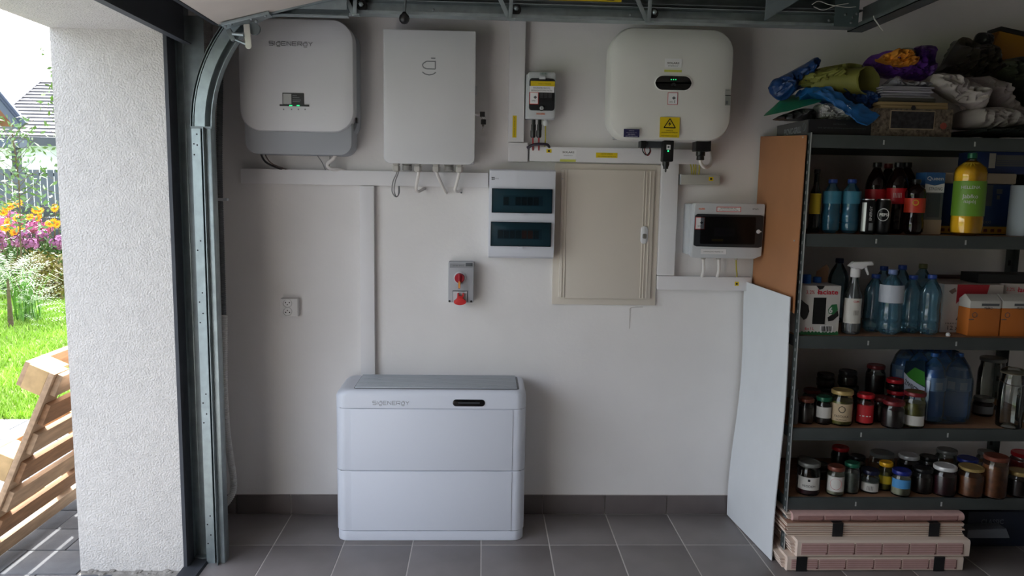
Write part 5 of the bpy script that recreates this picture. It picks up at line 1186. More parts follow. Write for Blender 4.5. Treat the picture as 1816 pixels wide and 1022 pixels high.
part('trigger', MB().tube(smoothpath([(p.x+.040, Y, zq+.012), (p.x+.048, Y, zq-.008), (p.x+.056, Y, zq-.026)], 4), [.006]*4+[.005]*4+[.003], 6), M_wst, hd)
WCAP = mat('cap_pale_blue', (120, 140, 190), .4); BC = mat('cap_blue', (40, 70, 150), .4)
bottle(1575, 592, 2, 40, 478, G_bl, WCAP, 'clear blue water bottle with white label in the middle of the milk shelf', 2.985, lab_=mat('white_film_label', (186, 192, 204), .5), lz=(.50, .77), name='water_bottle')
bottle(1645, 591, 2, 36, 487, G_bl, BC, 'crumpled blue water bottle with blue cap next to the red carton', 2.99, name='water_bottle')
bottle(1612, 588, 2, 36, 488, G_bl, BC, 'see-through blue water bottle between the two front ones', 3.02, name='water_bottle')
bottle(1546, 586, 2, 34, 486, G_bl, BC, 'blue water bottle just right of the spray bottle', 3.04, name='water_bottle')
bottle(1592, 580, 2, 34, 470, G_bl, BC, 'blue water bottle in the second row behind the labelled one', 3.13, name='water_bottle')
bottle(1628, 580, 2, 34, 468, G_bl, mat('cap_olive', (90, 90, 50), .5), 'water bottle with olive cap in the second row', 3.14, name='water_bottle')
bottle(1560, 575, 2, 34, 472, G_bl, BC, 'blue water bottle in the back row by the spray head', 3.24, name='water_bottle')
rc, (a, b, c, d) = carton(1671, 505, 1776, 596, 3.03, .22, mat('milk_carton_board', (196, 186, 180), .6), 'white and red milk multipack reading twelve litres', 'milk_multipack', 'box', zf)
Yq = 3.03; W_, H_ = b-a, d-c
M_mr = mat('print_milk_red', (168, 30, 44), .5)
part('red_panel', MB().prism([(a+W_*.22, c+H_*.6), (a+W_*.30, c+H_*.70), (a+W_*.5, c+H_*.80), (a+W_*.72, c+H_*.76), (a+W_*.76, d), (a+W_*.22, d)], 'y', Yq-.0012, Yq), M_mr, rc)
part('cow_patch', MB().prism([(a+W_*.08, c+H_*.86), (a+W_*.18, c+H_*.93), (a+W_*.21, c+H_*.86), (a+W_*.14, c+H_*.80)], 'y', Yq-.0012, Yq), mat('patch_brown', (130, 106, 96), .6), rc)
part('label_print', MB().box(a+W_*.36, a+W_*.50, Yq-.0012, Yq, c+H_*.58, c+H_*.66), M_mr, rc)
text('12 x 1L', a+W_*.28, Yq-.001, c+H_*.10, W_*.34, MI, rc, h=H_*.085); text('MLEKO UHT', a+W_*.25, Yq-.001, c+H_*.19, W_*.36, MI, rc, h=H_*.03); part('milk_can_print', MB().prism([(a+W_*.24, c+H_*.26), (a+W_*.36, c+H_*.26), (a+W_*.33, c+H_*.34), (a+W_*.31, c+H_*.42), (a+W_*.29, c+H_*.42), (a+W_*.27, c+H_*.34)], 'y', Yq-.0012, Yq), M_inkd, rc)
bxd, _ = carton(1662, 492, 1800, 540, 3.26, .10, mat('maroon_board', (70, 20, 26), .6), 'dark maroon carton standing at the back of the milk shelf', 'carton', 'box', zf)
lp2, (a, b, c, d) = carton(1777, 504, 1880, 596, 3.05, .2, mat('milk_carton_board'), 'second cow print milk multipack behind the orange cartons', 'milk_multipack', 'box', zf)
text('3,2%', a+.028, 3.0492, d-.024, .036, MIr, lp2, h=.016); text('łaciate', a+.100, 3.0492, d-.024, .085, MIr, lp2, h=.022, bold=.025)
bk2, _ = carton(1735, 487, 1850, 503, 3.07, .12, mat('black_tray', (26, 26, 28), .5), 'flat black tray lying on top of the milk multipacks', 'tray', 'tray', zf=None)
for x0, x1, lb in ((1719, 1774, 'orange and white drink carton in front of the red multipack'), (1777, 1832, 'orange and white drink carton at the right frame edge')):
    a, b, c, d = rect(x0, 524, x1, 594, 2.95); c = zf; H_ = d-c; s0 = .055
    t = thing('drink_carton', ((a+b)/2, 2.98, zf), lb, 'carton', 'orange cartons')
    part('body', MB().box(a, b, 2.95, 2.95+.075, c+.0005, c+H_*.68), mat('carton_orange', (196, 112, 44), .55), t, bevel=.002)
    part('upper_body', MB().box(a, b, 2.95, 2.95+.075, c+H_*.68, c+H_*.86), mat('carton_white', (204, 202, 196), .55), t, bevel=.002)
    part('gable_top', MB().prism([(2.95, c+H_*.86), (3.025, c+H_*.86), (2.992, d), (2.984, d)], 'x', a, b), mat('carton_white'), t)
    part('fold_crease', MB().box(a-.0006, a+.020, 2.9492, 2.951, c+H_*.40, c+H_*.42), M_inkd, t); part('print_band', MB().box(a+.048, b-.008, 2.9492, 2.951, c+H_*.74, c+H_*.80), M_inkd, t)
    text('MLEKO', (a+b)/2+.012, 2.949, c+H_*.69, .034, MI, t, h=.010); part('emblem_ring', MB().tube([(a+.022+.010*math.cos(k*.5236), 2.9492, c+H_*.52+.010*math.sin(k*.5236)) for k in range(13)], .0012, 5), M_inkd, t)
p = atZ(1682, 597, zf); solo('bottle_cap', MB().lathe([(0, 0), (.008, .001), (.0095, .008), (.006, .014), (0, .0155)], (p.x, YS+.030, zf), 14), M_wst, 'tiny white ball on the edge of the milk shelf', 'cap')

# ---- index 3: drinks
zf = ZSH[3]
M_cola = mat('cola_liquid', (20, 8, 8), .08); M_colal = mat('cola_red', (190, 20, 36), .4)
bottle(1442, 412, 3, 19, 300, mat('dark_glass', (22, 26, 24), .1), LID['black'], 'dark bottle with yellow label next to the shelf post', 2.99, lab_=LAB['yellow'], lz=(.30, .62), shape='glass')
bottle(1471, 412, 3, 31, 318, G_bl, BC, 'blue water bottle with teal label on the drinks shelf, left one', 3.0, lab_=mat('teal_label', (60, 130, 156), .5), lz=(.55, .78), name='water_bottle', liquid=mat('water_teal', (40, 108, 136), .1))
bottle(1505, 412, 3, 33, 318, G_bl, BC, 'blue water bottle with teal label on the drinks shelf, right one', 3.0, lab_=mat('teal_label'), lz=(.55, .78), name='water_bottle', liquid=mat('water_teal'))
for px, lb, pr in ((1536, 'slim black can with silver stripe and vertical print', 0), (1563, 'slim black cola can with round white emblem', 1)):
    p = atY(px, 412, 2.955); r = .029; h = atY(px, 353, 2.955).z-zf
    t = thing('drink_can', (p.x, 2.955, zf), lb, 'can', 'black cans')
    part('can_body', MB().lathe([(r*.75, .0005), (r*.8, .002), (r, .012), (r, h-.014), (r*.86, h-.004)], (p.x, 2.955, zf), 24), mat('can_black', (24, 25, 27), .3, metal=.4), t)
    part('rim', MB().lathe([(r*.86, h-.004), (r*.9, h), (r*.82, h), (r*.78, h-.004), (0, h-.004)], (p.x, 2.955, zf), 24), M_steel, t)
    if pr == 0:
        part('silver_stripe', wrap(MB(), p.x, 2.955, zf, r*1.008, .012, h-.014, -140, -104, 6), mat('can_silver', (170, 172, 174), .35, metal=.6), t); text('ENERGY', p.x+.010, 2.955, zf+h*.6, h*.4, MIw, t, h=.010, bend=(p.x, 2.955, r*1.02, facing(p.x, 2.955)), vert=True); part('barcode_field', wrap(MB(), p.x, 2.955, zf, r*1.008, .016, .045, -80, -45, 5), LAB['grey'], t)
    else:
        part('emblem_ring', MB().tube([(p.x+r*1.03*math.sin(facing(p.x, 2.955)+.72*math.cos(k*.3927)), 2.955-r*1.03*math.cos(facing(p.x, 2.955)+.72*math.cos(k*.3927)), zf+h*.56+.024*math.sin(k*.3927)) for k in range(17)], .0014, 5), MIw, t); text('PEPSI', p.x+.003, 2.955, zf+h*.56, .034, MIw, t, h=.012, bend=(p.x, 2.955, r*1.02, facing(p.x, 2.955)), bold=.03)
bottle(1547, 410, 3, 34, 288, M_cola, LID['black'], 'cola bottle with red label behind the slim cans, left one', 3.07, lab_=M_colal, lz=(.44, .62), shape='pet')
bottle(1585, 411, 3, 36, 288, M_cola, LID['black'], 'cola bottle with red label and white barcode behind the slim cans', 3.04, lab_=M_colal, lz=(.42, .64), txt=[('||||||', .54, .7, MIw)])
bottle(1600, 409, 3, 34, 288, M_cola, LID['black'], 'cola bottle in the back row behind the red label bottles', 3.2, lab_=M_colal, lz=(.40, .64))
bottle(1567, 409, 3, 32, 290, M_cola, LID['darkred'], 'cola bottle with dark red cap in the back row', 3.22, lab_=M_colal, lz=(.40, .64))
bottle(1618, 412, 3, 34, 318, M_cola, LID['black'], 'small cola bottle with red and orange label in front', 2.985, lab_=mat('orange_red_label', (200, 60, 40), .4), lz=(.40, .66), shape='waist', txt=[('●', .58, .6, LAB['yellow'])])
q2, (a, b, c, d) = carton(1638, 306, 1672, 412, 3.0, .07, mat('packet_grey', (92, 96, 100), .6), 'tall blue topped packet with white wave and grey window', 'coffee_packet', 'packet', zf)
W_, H_ = b-a, d-c; Yq = 3.0
part('blue_top', MB().box(a-.0005, b+.0005, Yq-.001, Yq+.0705, c+H_*.80, d), mat('packet_blue', (46, 92, 146), .5), q2); part('white_wave', MB().prism([(a, c+H_*.82), (a+W_*.5, c+H_*.79), (b, c+H_*.83), (b, c+H_*.68), (a, c+H_*.68)], 'y', Yq-.0016, Yq), M_wst, q2)
part('beige_foot', MB().box(a-.0005, b+.0005, Yq-.001, Yq+.0705, c+.001, c+H_*.24), mat('packet_beige', (166, 150, 130), .6), q2); text('Queen', a+W_*.5, Yq-.0016, c+H_*.90, W_*.85, MIw, q2, h=.018); text('STRONG', a+W_*.55, Yq-.0022, c+H_*.74, W_*.7, MI, q2, h=.012)
part('window_strip', MB().box(a+W_*.2, a+W_*.85, Yq-.0008, Yq, c+H_*.28, c+H_*.66), mat('packet_window', (60, 68, 74), .4), q2)
tb, (a, b, c, d) = carton(1667, 326, 1795, 414, 3.06, .25, mat('tub_blue', (34, 66, 116), .45), 'large blue tub with cream lid and yellow band', 'storage_tub', 'tub', zf, bevel=.01)
part('lid', MB().box(a-.004, b+.004, 3.056, 3.314, d, atY(1730, 307, 3.06).z), mat('tub_cream', (206, 194, 170), .5), tb, bevel=.006)
part('yellow_band', MB().box(a-.001, b+.001, 3.0575, 3.3115, c+.004, c+.034), mat('tub_band', (196, 152, 40), .5), tb)
for k in range(9): part('band_print', MB().box(a+.01+k*.03, a+.025+k*.03, 3.0565, 3.0578, c+.012, c+.024), mat('band_ink', (120, 60, 30), .5), tb)
part('grey_panel', MB().box(a+.155, a+.215, 3.0585, 3.0605, d-.09, d-.004), mat('tub_panel', (84, 92, 104), .5), tb); part('label_square', MB().box(a+.232, a+.255, 3.0585, 3.0605, d-.04, d-.02), LAB['grey'], tb); part('label_square', MB().box(a+.235, a+.247, 3.0585, 3.0605, d-.062, d-.046), LAB['grey'], tb)
text('1000', a+.2, 3.0585, c+.052, .04, M_ink, tb, h=.012)
M_app = mat('apple_drink', (244, 206, 70), .08, spec=.8); G_app = glass('juice_pet', (253, 246, 216), .04)
jb_ = bottle(1712, 413, 3, 52, 271, G_app, LID['green'], 'large yellow apple drink bottle with bright green label in front of the tub', 2.965, liquid=mat('apple_drink'), lab_=mat('juice_label', (112, 160, 52), .45), lz=(.24, .66), shape='waist', txt=[('HELLENA', .585, 1.15, MIw), ('Jabłko', .47, .95, MIw), ('napój', .41, .7, MIw)], fill=.905)
xj, rj = jb_.location.x, .058
part('label_oval', wrap(MB(), xj, 2.965, zf, .0585, .088, .165, -120, -62, 8), mat('juice_label_dark', (36, 110, 64), .45), jb_)
bp_, (a, b, c, d) = carton(1731, 270, 1860, 299, 3.10, .12, mat('pack_blue', (38, 60, 116), .5), 'blue and white packet lying flat on the tub lid', 'flat_packet', 'packet', zf=atY(1730, 307, 3.06).z+.001)
part('white_panel', MB().box(a+.085, b, 3.099, 3.101, c+.03, d-.012), LAB['grey'], bp_); part('white_panel', MB().box(a+.055, a+.082, 3.0985, 3.101, c+.022, d-.006), LAB['white'], bp_)
for k in range(3): part('stripe', MB().box(a+.09, b, 3.098, 3.099, c+.036+k*.008, c+.038+k*.008), mat('stripe_blue', (70, 80, 120), .5), bp_)
p = atY(1812, 412, 3.0); h = atY(1812, 329, 3.0).z-zf
t = thing('paper_roll', (p.x, 3.0, zf), 'thick white roll standing at the right frame edge', 'roll')
part('roll_body', MB().lathe([(.02, 0), (.052, 0.0005), (.054, .003), (.054, h-.003), (.052, h), (.02, h), (.02, h-.05)], (p.x, 3.0, zf), 28), mat('roll_white', (186, 200, 210), .7), t); part('roll_core', MB().lathe([(.0185, .001), (.0195, .001), (.0195, h-.002), (.0185, h-.002)], (p.x, 3.0, zf), 20), LAB['kraft'], t)
# ---- top shelf: boxes, bags, cloth
zf = ZSH[4]
def puff(name, outline, Y, thick, m_, lb, cat, crease=.25, fr_=14., seed=0, rings=20, n=96, base=None, lean=0.):
    """soft bag: an outline read from the photo, blown up to its own thickness in depth and crumpled"""
    pts = [atY(px, py, Y) for px, py in outline]; sm = smoothpath([tuple(p) for p in pts]+[tuple(pts[0])], 8)[:-1]
    L = [0.]
    for a, b in zip(sm, sm[1:]+sm[:1]): L.append(L[-1]+(b-a).length)
    ring = []
    for i in range(n):
        s_ = L[-1]*i/n; j = max(k for k in range(len(sm)) if L[k] <= s_); f = (s_-L[j])/max(L[j+1]-L[j], 1e-6); ring.append(sm[j].lerp(sm[(j+1) % len(sm)], f))
    c = sum(ring, Vector())/n; m = MB(); rows_ = []
    prof = [1-k/rings for k in range(rings)]
    for side in (-1, 1):
        for k in (range(rings) if side < 0 else range(1, rings)):
            s_ = prof[k]; row = []
            for p in ring:
                q_ = c.lerp(p, s_); t_ = thick*math.sqrt(max(0, 1-s_**2.4))*.5
                nz = noise.noise(Vector((q_.x*fr_+seed, q_.z*fr_, side*3.+seed))); nz2 = abs(noise.noise(Vector((q_.x*fr_*2.3, q_.z*fr_*2.3+seed, side*5.))))
                nz3 = 1-2*abs(noise.noise(Vector((q_.x*fr_*4.1+seed, q_.z*fr_*4.1, side*2.))))
                yy_ = Y+lean*(q_.z-c.z)+side*t_*(1+crease*nz*2.2-crease*nz2*2+crease*.55*nz3)
                dz = thick*crease*.35*nz if s_ < .95 else 0
                row.append((q_.x, yy_, q_.z+dz))
            rows_.append((side, row))
    fr0 = [r for s_, r in rows_ if s_ < 0]; bk0 = [r for s_, r in rows_ if s_ > 0]
    m.grid(fr0, close=True); N = n; last = (len(fr0)-1)*N; m.v.append((c.x, fr0[-1][0][1], c.z)); ci = len(m.v)-1
    m.f += [(last+i, last+(i+1) % N, ci) for i in range(N)]
    o0 = len(m.v); m.grid([fr0[0]]+bk0, close=True)
    last = len(m.v)-N; m.v.append((c.x, bk0[-1][0][1], c.z)); ci = len(m.v)-1
    m.f += [(last+(i+1) % N, last+i, ci) for i in range(N)]
    if base is not None: m.v = [(x, y, max(z, base)) for x, y, z in m.v]
    m.v = [(x, min(y, D-.012), z) for x, y, z in m.v]
    return solo(name, m, m_, lb, cat, smooth=40)
def cloth(name, rows, th, m_, lb, cat, crease=.006, fr_=22., seed=0, sub=5):
    """folded sheet lofted through rows of (px, py, Y)"""
    R1 = [smoothpath([tuple(atY(a, b, y)) for a, b, y in r], sub) for r in rows]
    cols_ = list(zip(*R1)); C2 = [smoothpath([tuple(p) for p in c_], sub) for c_ in cols_]; g = list(zip(*C2)); m = MB(); tops = []; bots = []
    for r in g:
        a_, b_ = [], []
        for p in r:
            d_ = crease*(noise.noise(Vector((p.x*fr_+seed, p.y*fr_, p.z*fr_)))+.8*(.5-2*abs(noise.noise(Vector((p.x*fr_*1.9+seed, p.y*fr_*1.9, p.z*fr_*1.9)))))); a_.append((p.x, p.y-d_-th/2, p.z+d_)); b_.append((p.x, p.y-d_+th/2, p.z+d_-th*.3))
        tops.append(a_); bots.append(b_)
    m.grid(tops); o0 = len(m.v); m.grid(bots); nv_, nu_ = len(tops), len(tops[0])
    rim = [i for i in range(nu_)]+[j*nu_+nu_-1 for j in range(1, nv_)]+[(nv_-1)*nu_+i for i in range(nu_-2, -1, -1)]+[j*nu_ for j in range(nv_-2, 0, -1)]
    for a, b in zip(rim, rim[1:]+rim[:1]): m.f.append((a, b, o0+b, o0+a))
    return solo(name, m, m_, lb, cat, smooth=40)
a2, b2, c2, d2 = rect(1431.5, 212, 1545, 240, 2.945); a2, c2 = 1.257, zf+.0005
bb_ = thing('grill_box', ((a2+b2)/2, 3.1, zf), 'flat black grill box with dark grey end and pale lettering on the shelf top', 'box'); d = d2
part('body', MB().box(a2, b2, 2.945, 3.27, c2, d2), mat('box_black', (26, 26, 30), .5), bb_, bevel=.001)
part('end_panel', MB().box(a2-.001, a2, 2.955, 3.268, c2+.001, d2-.001), mat('grill_box_grey', (70, 70, 72), .6), bb_)
text('PICNIC-GRILL', a2-.0016, 3.10, c2+.026, .17, M_ink, bb_, h=.026, bold=.03, face='x'); part('emblem', MB().tube([(a2-.0014, 2.985+.016*math.cos(k*.6283), c2+.034+.016*math.sin(k*.6283)) for k in range(11)], .002, 5), M_inkd, bb_)
text('INSTRUKCJA', a2+.12, 2.9444, c2+.042, .05, M_inkd, bb_, h=.006); text('Grill ogrodowy składany przenośny turystyczny', a2+.13, 2.9444, c2+.028, .19, M_inkd, bb_, h=.007)
puff('black_bag', [(1370, 212), (1386, 204), (1410, 198), (1442, 196), (1445, 210), (1434, 217), (1400, 218), (1385, 220)], 3.03, .10, mat('black_film', (30, 30, 31), .35), 'crumpled black plastic bag on the grill box', 'bag', crease=.5, seed=3, base=d+.002)
M_foil = mat('foil_wrap', (206, 207, 208), .3, metal=.25, bump=1.0, bs=70, bdist=.01)
puff('foil_parcel', [(1440, 195), (1448, 186), (1480, 184), (1520, 186), (1533, 194), (1531, 211), (1490, 214), (1446, 211)], 3.03, .14, M_foil, 'silver foil wrapped parcel lying on the black box', 'parcel', crease=.4, seed=5, fr_=30, base=d2+.002)
cloth('green_folder', [[(1354, 206, 3.0), (1376, 202, 2.98), (1404, 195, 2.97), (1456, 180, 2.97)], [(1356, 203, 3.06), (1378, 188, 3.08), (1404, 182, 3.09), (1456, 176, 3.07)], [(1362, 198, 3.16), (1385, 177, 3.18), (1404, 168, 3.2), (1457, 172, 3.16)]], .004, mat('green_plastic', (30, 140, 96), .4), 'green plastic folder sticking out to the left on the shelf top', 'folder', crease=.002)
M_blu = mat('blue_bag_film', (24, 58, 112), .35, var=.15, vs=10); M_blu2 = mat('blue_sheet', (34, 96, 160), .35, var=.12, vs=12)
puff('blue_bag', [(1364, 155), (1374, 142), (1400, 128), (1430, 112), (1452, 105), (1451, 116), (1440, 130), (1436, 150), (1410, 162), (1392, 176), (1382, 178), (1368, 168)], 3.14, .14, M_blu, 'crumpled dark blue bag at the left end of the shelf top', 'bag', crease=.45, seed=8)
cloth('blue_tarp', [[(1410, 168, 3.16), (1420, 158, 3.12), (1440, 156, 3.06), (1468, 154, 3.02), (1478, 156, 3.00)], [(1418, 170, 3.10), (1434, 165, 3.07), (1450, 166, 3.0), (1480, 170, 2.96), (1505, 176, 2.955)], [(1420, 180, 3.12), (1445, 176, 3.1), (1470, 178, 2.97), (1505, 198, 2.93), (1545, 196, 2.94)], [(1430, 184, 3.13), (1455, 182, 3.12), (1490, 190, 2.96), (1533, 223, 2.90), (1560, 205, 2.93)]], .006, M_blu2, 'bright blue folded sheet hanging down over the silver parcel', 'sheet', crease=.009, seed=2, sub=9, fr_=16.)
puff('dark_blue_fold', [(1478, 158), (1520, 160), (1556, 168), (1560, 200), (1548, 206), (1520, 186), (1495, 172)], 3.05, .12, M_blu, 'dark blue fold of plastic under the olive bag', 'bag', crease=.4, seed=21)
M_olv = mat('olive_fabric', (120, 120, 52), .65, var=.12, vs=14, bump=.2, bs=90)
puff('olive_bag', [(1414, 152), (1426, 132), (1450, 122), (1480, 116), (1510, 112), (1530, 118), (1528, 132), (1500, 146), (1470, 156), (1440, 157)], 3.10, .16, M_olv, 'olive green fabric bag lying across the blue bag', 'bag', crease=.45, seed=11)
# rolled sleeve with an open end
c0, c1 = atY(1500, 140, 3.12), atY(1540, 143, 3.0); m = MB(); rows_ = []
for i in range(9):
    f = i/8; cc = c0.lerp(c1, f); r = .040+.026*f; row = []
    for k in range(20):
        a_ = 2*math.pi*k/20; w_2 = 1+.12*noise.noise(Vector((math.cos(a_)*2, math.sin(a_)*2, f*3)))
        row.append((cc.x+r*w_2*math.cos(a_)*.95, cc.y+r*.5*math.cos(a_), cc.z+r*w_2*.85*math.sin(a_)))
    rows_.append(row)
inner = [[((x-c1.x)*.92+c1.x-(.0 if j == 0 else .05*j), y+.03*j, (z-c1.z)*.92+c1.z) for x, y, z in rows_[-1]] for j in range(4)]
m.grid(rows_+inner, close=True); k0 = len(m.v)-20; m.f.append(tuple(range(k0, k0+20)))
solo('olive_sleeve', m, M_olv, 'open rolled end of the olive fabric beside the purple bag', 'sleeve', smooth=60)
M_pur = mat('purple_film', (92, 46, 140), .35, var=.15, vs=12)
puff('purple_bag', [(1530, 114), (1540, 102), (1551, 97), (1560, 106), (1590, 116), (1615, 112), (1628, 100), (1622, 84), (1652, 81), (1658, 95), (1654, 125), (1640, 142), (1610, 144), (1570, 138), (1545, 124)], 3.14, .16, M_pur, 'purple plastic bag opened around an orange net', 'bag', crease=.4, seed=14, fr_=18)
puff('orange_net_bag', [(1556, 106), (1570, 95), (1600, 90), (1618, 98), (1622, 112), (1606, 120), (1575, 116)], 3.08, .13, mat('orange_net', (214, 140, 48), .5, var=.3, vs=40, bump=.5, bs=90), 'orange wrinkled bag inside the purple one', 'bag', crease=.55, seed=17, fr_=26)
puff('white_pouch', [(1590, 90), (1600, 86), (1614, 88), (1622, 96), (1620, 104), (1606, 96)], 3.15, .05, mat('pouch_white', (180, 176, 170), .6), 'small pale pouch peeking out above the orange bag', 'pouch', crease=.3, seed=4)
# stack under it: picture box, two boards, papers
ob, (a, b, c, d) = carton(1546, 193, 1689, 241, 2.945, .30, mat('ornament_board', (104, 92, 80), .7, var=.7, vs=90), 'ornamented box with framed dark picture on its front', 'picture_box', 'box', zf)
p0, p1, q0, q1 = rect(1580, 198, 1656, 228, 2.944)
part('picture_frame', MB().box(p0-.004, p1+.004, 2.9435, 2.946, q0-.004, q1+.004), mat('frame_tan', (150, 134, 112), .6), ob); part('picture', MB().box(p0, p1, 2.9425, 2.945, q0, q1), mat('picture_dark', (40, 38, 42), .4, var=.9, vs=60), ob)
part('crest', MB().lathe([(.01, 0), (.01, .0008)], ((a+b)/2, 2.9445, q1+.014), 6, 'y'), M_black, ob); part('flower_print', MB().lathe([(.014, 0), (.014, .0008)], (b-.035, 2.9445, q0+.012), 7, 'y'), mat('print_rose', (150, 70, 60), .6), ob)
zt_ = d
for k, (x0, x1, h, lb) in enumerate(((1562, 1682, .013, 'lower cream edged board in the pair on the picture box'), (1560, 1681, .012, 'upper cream edged board in the pair on the picture box'))):
    A, B = atY(x0, 185, 2.95), atY(x1, 185, 2.95); solo('cream_board', MB().box(A.x, B.x, 2.95, 3.22, zt_+.0006, zt_+h), mat('cream_edge', (146, 124, 86), .7, var=.1), lb, 'board', bevel=.001); zt_ += h+.001
A, B = atY(1565, 172, 2.96), atY(1660, 172, 2.96); solo('dark_album', MB().box(A.x, B.x, 2.96, 3.2, zt_+.0005, zt_+.016), mat('album_dark', (64, 62, 56), .6), 'dark flat album between cream boards and white papers', 'album', bevel=.002); zt_ += .017
for k in range(5):
    A, B = atY(1563+RND.uniform(-2, 6), 165, 2.97), atY(1662-RND.uniform(0, 10), 165, 2.97); dy = RND.uniform(0, .02)
    solo('paper_sheaf', MB().prism([(A.x, zt_+.001), (B.x, zt_+.001), (B.x, zt_+.007), ((A.x+B.x)/2, zt_+.008+.003*(k % 2)), (A.x, zt_+.007)], 'y', 2.965+dy, 3.17+dy), mat('paper_grey_white', (166, 164, 176), .6), 'white paper sheaf in the stack under the purple bag, %s' % ('bottom one', 'second from bottom', 'middle one', 'second from top', 'top one')[k], 'paper', 'paper sheaves'); zt_ += .0095
puff('plastic_sleeve', [(1566, 150), (1580, 138), (1596, 140), (1630, 146), (1660, 150), (1640, 156), (1590, 158), (1570, 157)], 3.05, .10, mat('sleeve_clear', (150, 150, 160), .15, spec=.9), 'shiny clear plastic sleeve on the paper stack', 'sleeve', crease=.5, seed=31)
M_cl = mat('white_cloth', (176, 168, 166), .9, var=.05, bump=.15, bs=120)
puff('rolled_cloth', [(1655, 132), (1670, 130), (1700, 138), (1730, 150), (1744, 170), (1740, 192), (1728, 198), (1706, 186), (1680, 170), (1650, 150)], 3.02, .16, M_cl, 'thick rolled white cloth slanting across the shelf top', 'cloth', crease=.35, seed=41, fr_=12)
puff('white_blanket', [(1700, 138), (1740, 138), (1766, 150), (1790, 180), (1812, 198), (1800, 206), (1770, 204), (1745, 190), (1720, 160)], 3.14, .18, M_cl, 'white folded blanket behind the rolled cloth', 'blanket', crease=.3, seed=43, fr_=10)
puff('cloth_pile', [(1690, 212), (1700, 198), (1740, 192), (1790, 194), (1830, 204), (1832, 222), (1790, 224), (1740, 230), (1700, 230), (1690, 226)], 3.06, .22, mat('grey_cloth', (160, 154, 150), .9, bump=.15, bs=120), 'low pile of greyish white cloth at the shelf edge', 'cloth', crease=.25, seed=47, fr_=12)
puff('dark_green_cloth', [(1692, 234), (1740, 230), (1790, 224), (1840, 226), (1842, 242), (1760, 242), (1692, 242)], 3.05, .24, mat('cloth_black_green', (20, 28, 26), .8), 'black green cloth at the bottom of the pile on the shelf', 'cloth', crease=.2, seed=49, base=zf+.001)
puff('brown_bag', [(1658, 128), (1672, 112), (1690, 84), (1706, 66), (1722, 72), (1745, 90), (1770, 108), (1775, 136), (1740, 140), (1690, 134)], 3.24, .18, mat('brown_film', (56, 50, 42), .35), 'large dark brown plastic bag piled at the back', 'bag', crease=.4, seed=51)
puff('black_pouch', [(1726, 76), (1736, 58), (1760, 64), (1752, 90), (1740, 86)], 3.25, .06, M_black, 'small black pouch in front of the yellow packaging', 'pouch', crease=.2, seed=53)
a, b, c, d = rect(1758, 52, 1850, 112, 3.26)
yb = thing('yellow_packaging', ((a+b)/2, 3.3, c), 'mustard yellow packaging with black top strip in the upper right', 'packaging')
part('body', MB().prism([(a-.012, c), (b, c-.01), (b, d-.045), (a+.03, d-.008)], 'y', 3.26, 3.34), mat('mustard', (168, 116, 24), .6), yb, bevel=.004); part('top_strip', MB().prism([(a+.028, d-.008), (b, d-.045), (b, d-.025), (a+.032, d+.010)], 'y', 3.255, 3.345), M_black, yb, bevel=.002)
puff('green_sack', [(1764, 112), (1790, 104), (1830, 108), (1836, 190), (1815, 200), (1790, 170), (1772, 140)], 3.18, .16, mat('sack_green', (54, 58, 44), .5, bump=.4, bs=60), 'dark green sack below the yellow packaging', 'sack', crease=.4, seed=57)

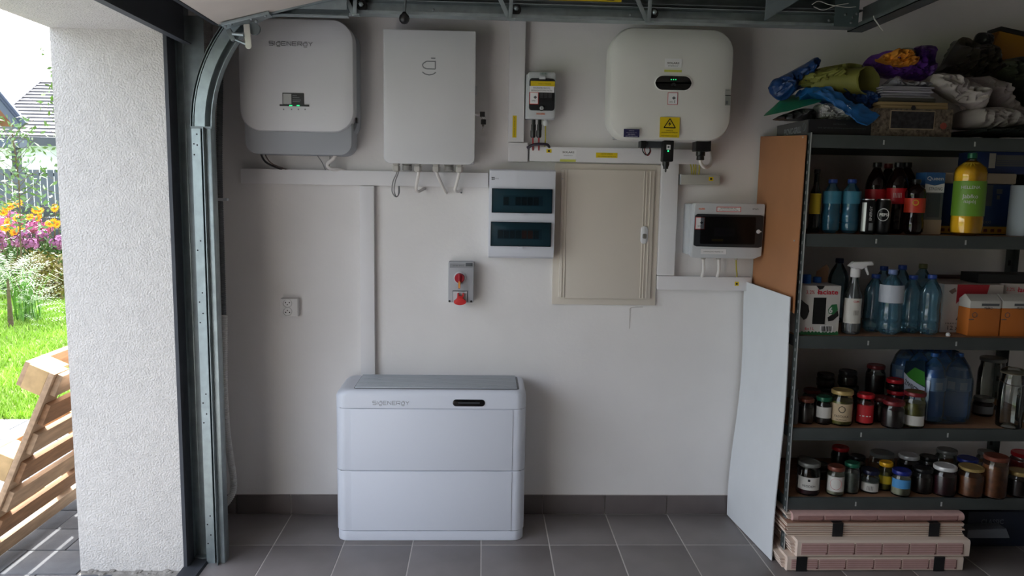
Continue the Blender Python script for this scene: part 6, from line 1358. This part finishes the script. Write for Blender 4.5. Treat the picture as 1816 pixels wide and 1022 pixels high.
# ---- floor under the shelf: cardboard bundles, blue box
M_kr = mat('pink_print_board', (204, 168, 162), .75, var=.06, vs=30); M_krl = mat('pink_board_pale', (224, 206, 192), .75); M_edg = mat('board_edge', (164, 128, 110), .8); M_line = mat('board_print', (124, 84, 82), .7); M_tape = mat('black_tape', (34, 34, 36), .3)
def bundle(x0, x1, z0, z1, y0, y1, kind, lb, tapes, seed):
    A, B = x0, x1; t = thing('cardboard_bundle', ((A+B)/2, (y0+y1)/2, z0), lb, 'cardboard', 'taped cardboard bundles'); h = z1-z0
    if kind == 'layers':
        n = 7
        for k in range(n):
            dx, dy = RND.uniform(-.008, .008), RND.uniform(0, .006); zz_ = z0+h*k/n
            part('cardboard_sheet', MB().box(A+dx, B+dx, y0+dy, y1, zz_+.0004, zz_+h/n*.55), M_krl, t); part('cardboard_core', MB().box(A+dx+.002, B+dx-.002, y0+dy+.004, y1, zz_+h/n*.55, zz_+h/n), M_edg, t)
    else:
        # folded printed board wrapped round flat sheets: rounded nose toward the viewer
        r = h*.5 if kind == 'round' else .010; pr = []
        for k in range(7): an = math.radians(90+30*k); pr.append((y0+r+r*math.cos(an), (z0+r if k > 3 else z1-r)+r*math.sin(an) if kind != 'round' else (z0+z1)/2+h/2*math.sin(an)))
        part('printed_board', MB().prism([(y1, z1-.001), *pr, (y1, z0+.001)], 'x', A, B), M_kr if kind == 'round' else M_krl, t)
        for k in range(4): part('inner_sheet', MB().box(A-.012-.004*k, A+.004, y0+.02, y1, z0+h*(.12+.2*k), z0+h*(.12+.2*k)+h*.08), M_krl, t)
        yf = y0-.0006
        zc0, zc1 = z0+h*.22, z1-h*.22
        for k in range(6):
            xs = A+.02+(B-A-.04)*k/6; xe = xs+(B-A-.04)/6-.012
            if kind != 'round': part('print_panel', MB().box(xs-.004, xe, yf-.0001, yf+.001, zc0-.004, zc1+.004), M_kr, t)
            for j in range(4): zz_ = zc0+(zc1-zc0)*(j+.5)/4; part('print_line', MB().box(xs, xe, yf-.0004, yf+.001, zz_-.0012, zz_+.0012), mat('board_print_soft', (168, 124, 120), .7), t)
            part('print_bracket', MB().box(xe+.002, xe+.0045, yf-.0005, yf+.001, zc0, zc1).box(xe-.004, xe+.0045, yf-.0005, yf+.001, zc0-.003, zc0+.002), M_line, t)
    for px in tapes:
        tx = A+(B-A)*px; part('tape', MB().box(tx-.022, tx+.022, y0-.0022, y0-.0012, z0+.001, z1-.001).box(tx-.022, tx+.022, y0-.0022, y1, z1, z1+.0008), M_tape, t)
yf0 = 2.845
X = lambda px, py, Y: atY(px, py, Y).x
bundle(X(1396, 1003, yf0), X(1708, 1003, yf0), .0005, .062, yf0, 3.14, 'fold', 'bottom cardboard bundle on the floor with two black tapes', (.08, .86), 1)
z2 = .0635; bundle(X(1414, 975, 2.838), X(1720, 975, 2.838), z2, z2+.072, 2.838, 3.14, 'fold', 'second cardboard bundle from the floor with printed panels', (), 2)
z3 = z2+.0735; bundle(X(1395, 943, 2.87), X(1709, 943, 2.87), z3, z3+.058, 2.87, 3.16, 'layers', 'layered cardboard bundle with edges toward the viewer and two tapes', (.285, .83), 3)
z4 = z3+.060; bundle(X(1407, 917, 2.875), X(1711, 917, 2.875), z4, min(z4+.046, .231), 2.875, 3.16, 'round', 'top cardboard bundle with rounded printed fold', (), 4)
nb_, (a, b, c, d) = carton(1714, 908, 1850, 985, 3.06, .28, mat('dark_blue_case', (24, 34, 56), .5), 'dark blue case under the lowest shelf on the right', 'tool_case', 'case', zf=0.001, bevel=.006)
text('CLASSIC', a+.11, 3.0590, d-.045, .10, mat('case_print', (110, 116, 126), .5), nb_, h=.022, bold=.02)
A = rect(1716, 938, 1792, 955, 3.0); solo('pale_tray', MB().prism([(A[0], A[2]), (A[1], A[2]), (A[1]-.02, A[3]), (A[0], A[3]-.006)], 'y', 3.0, 3.058), mat('tray_grey', (112, 118, 128), .6), 'pale grey flat tray lying on the dark blue case front', 'tray', bevel=.002)
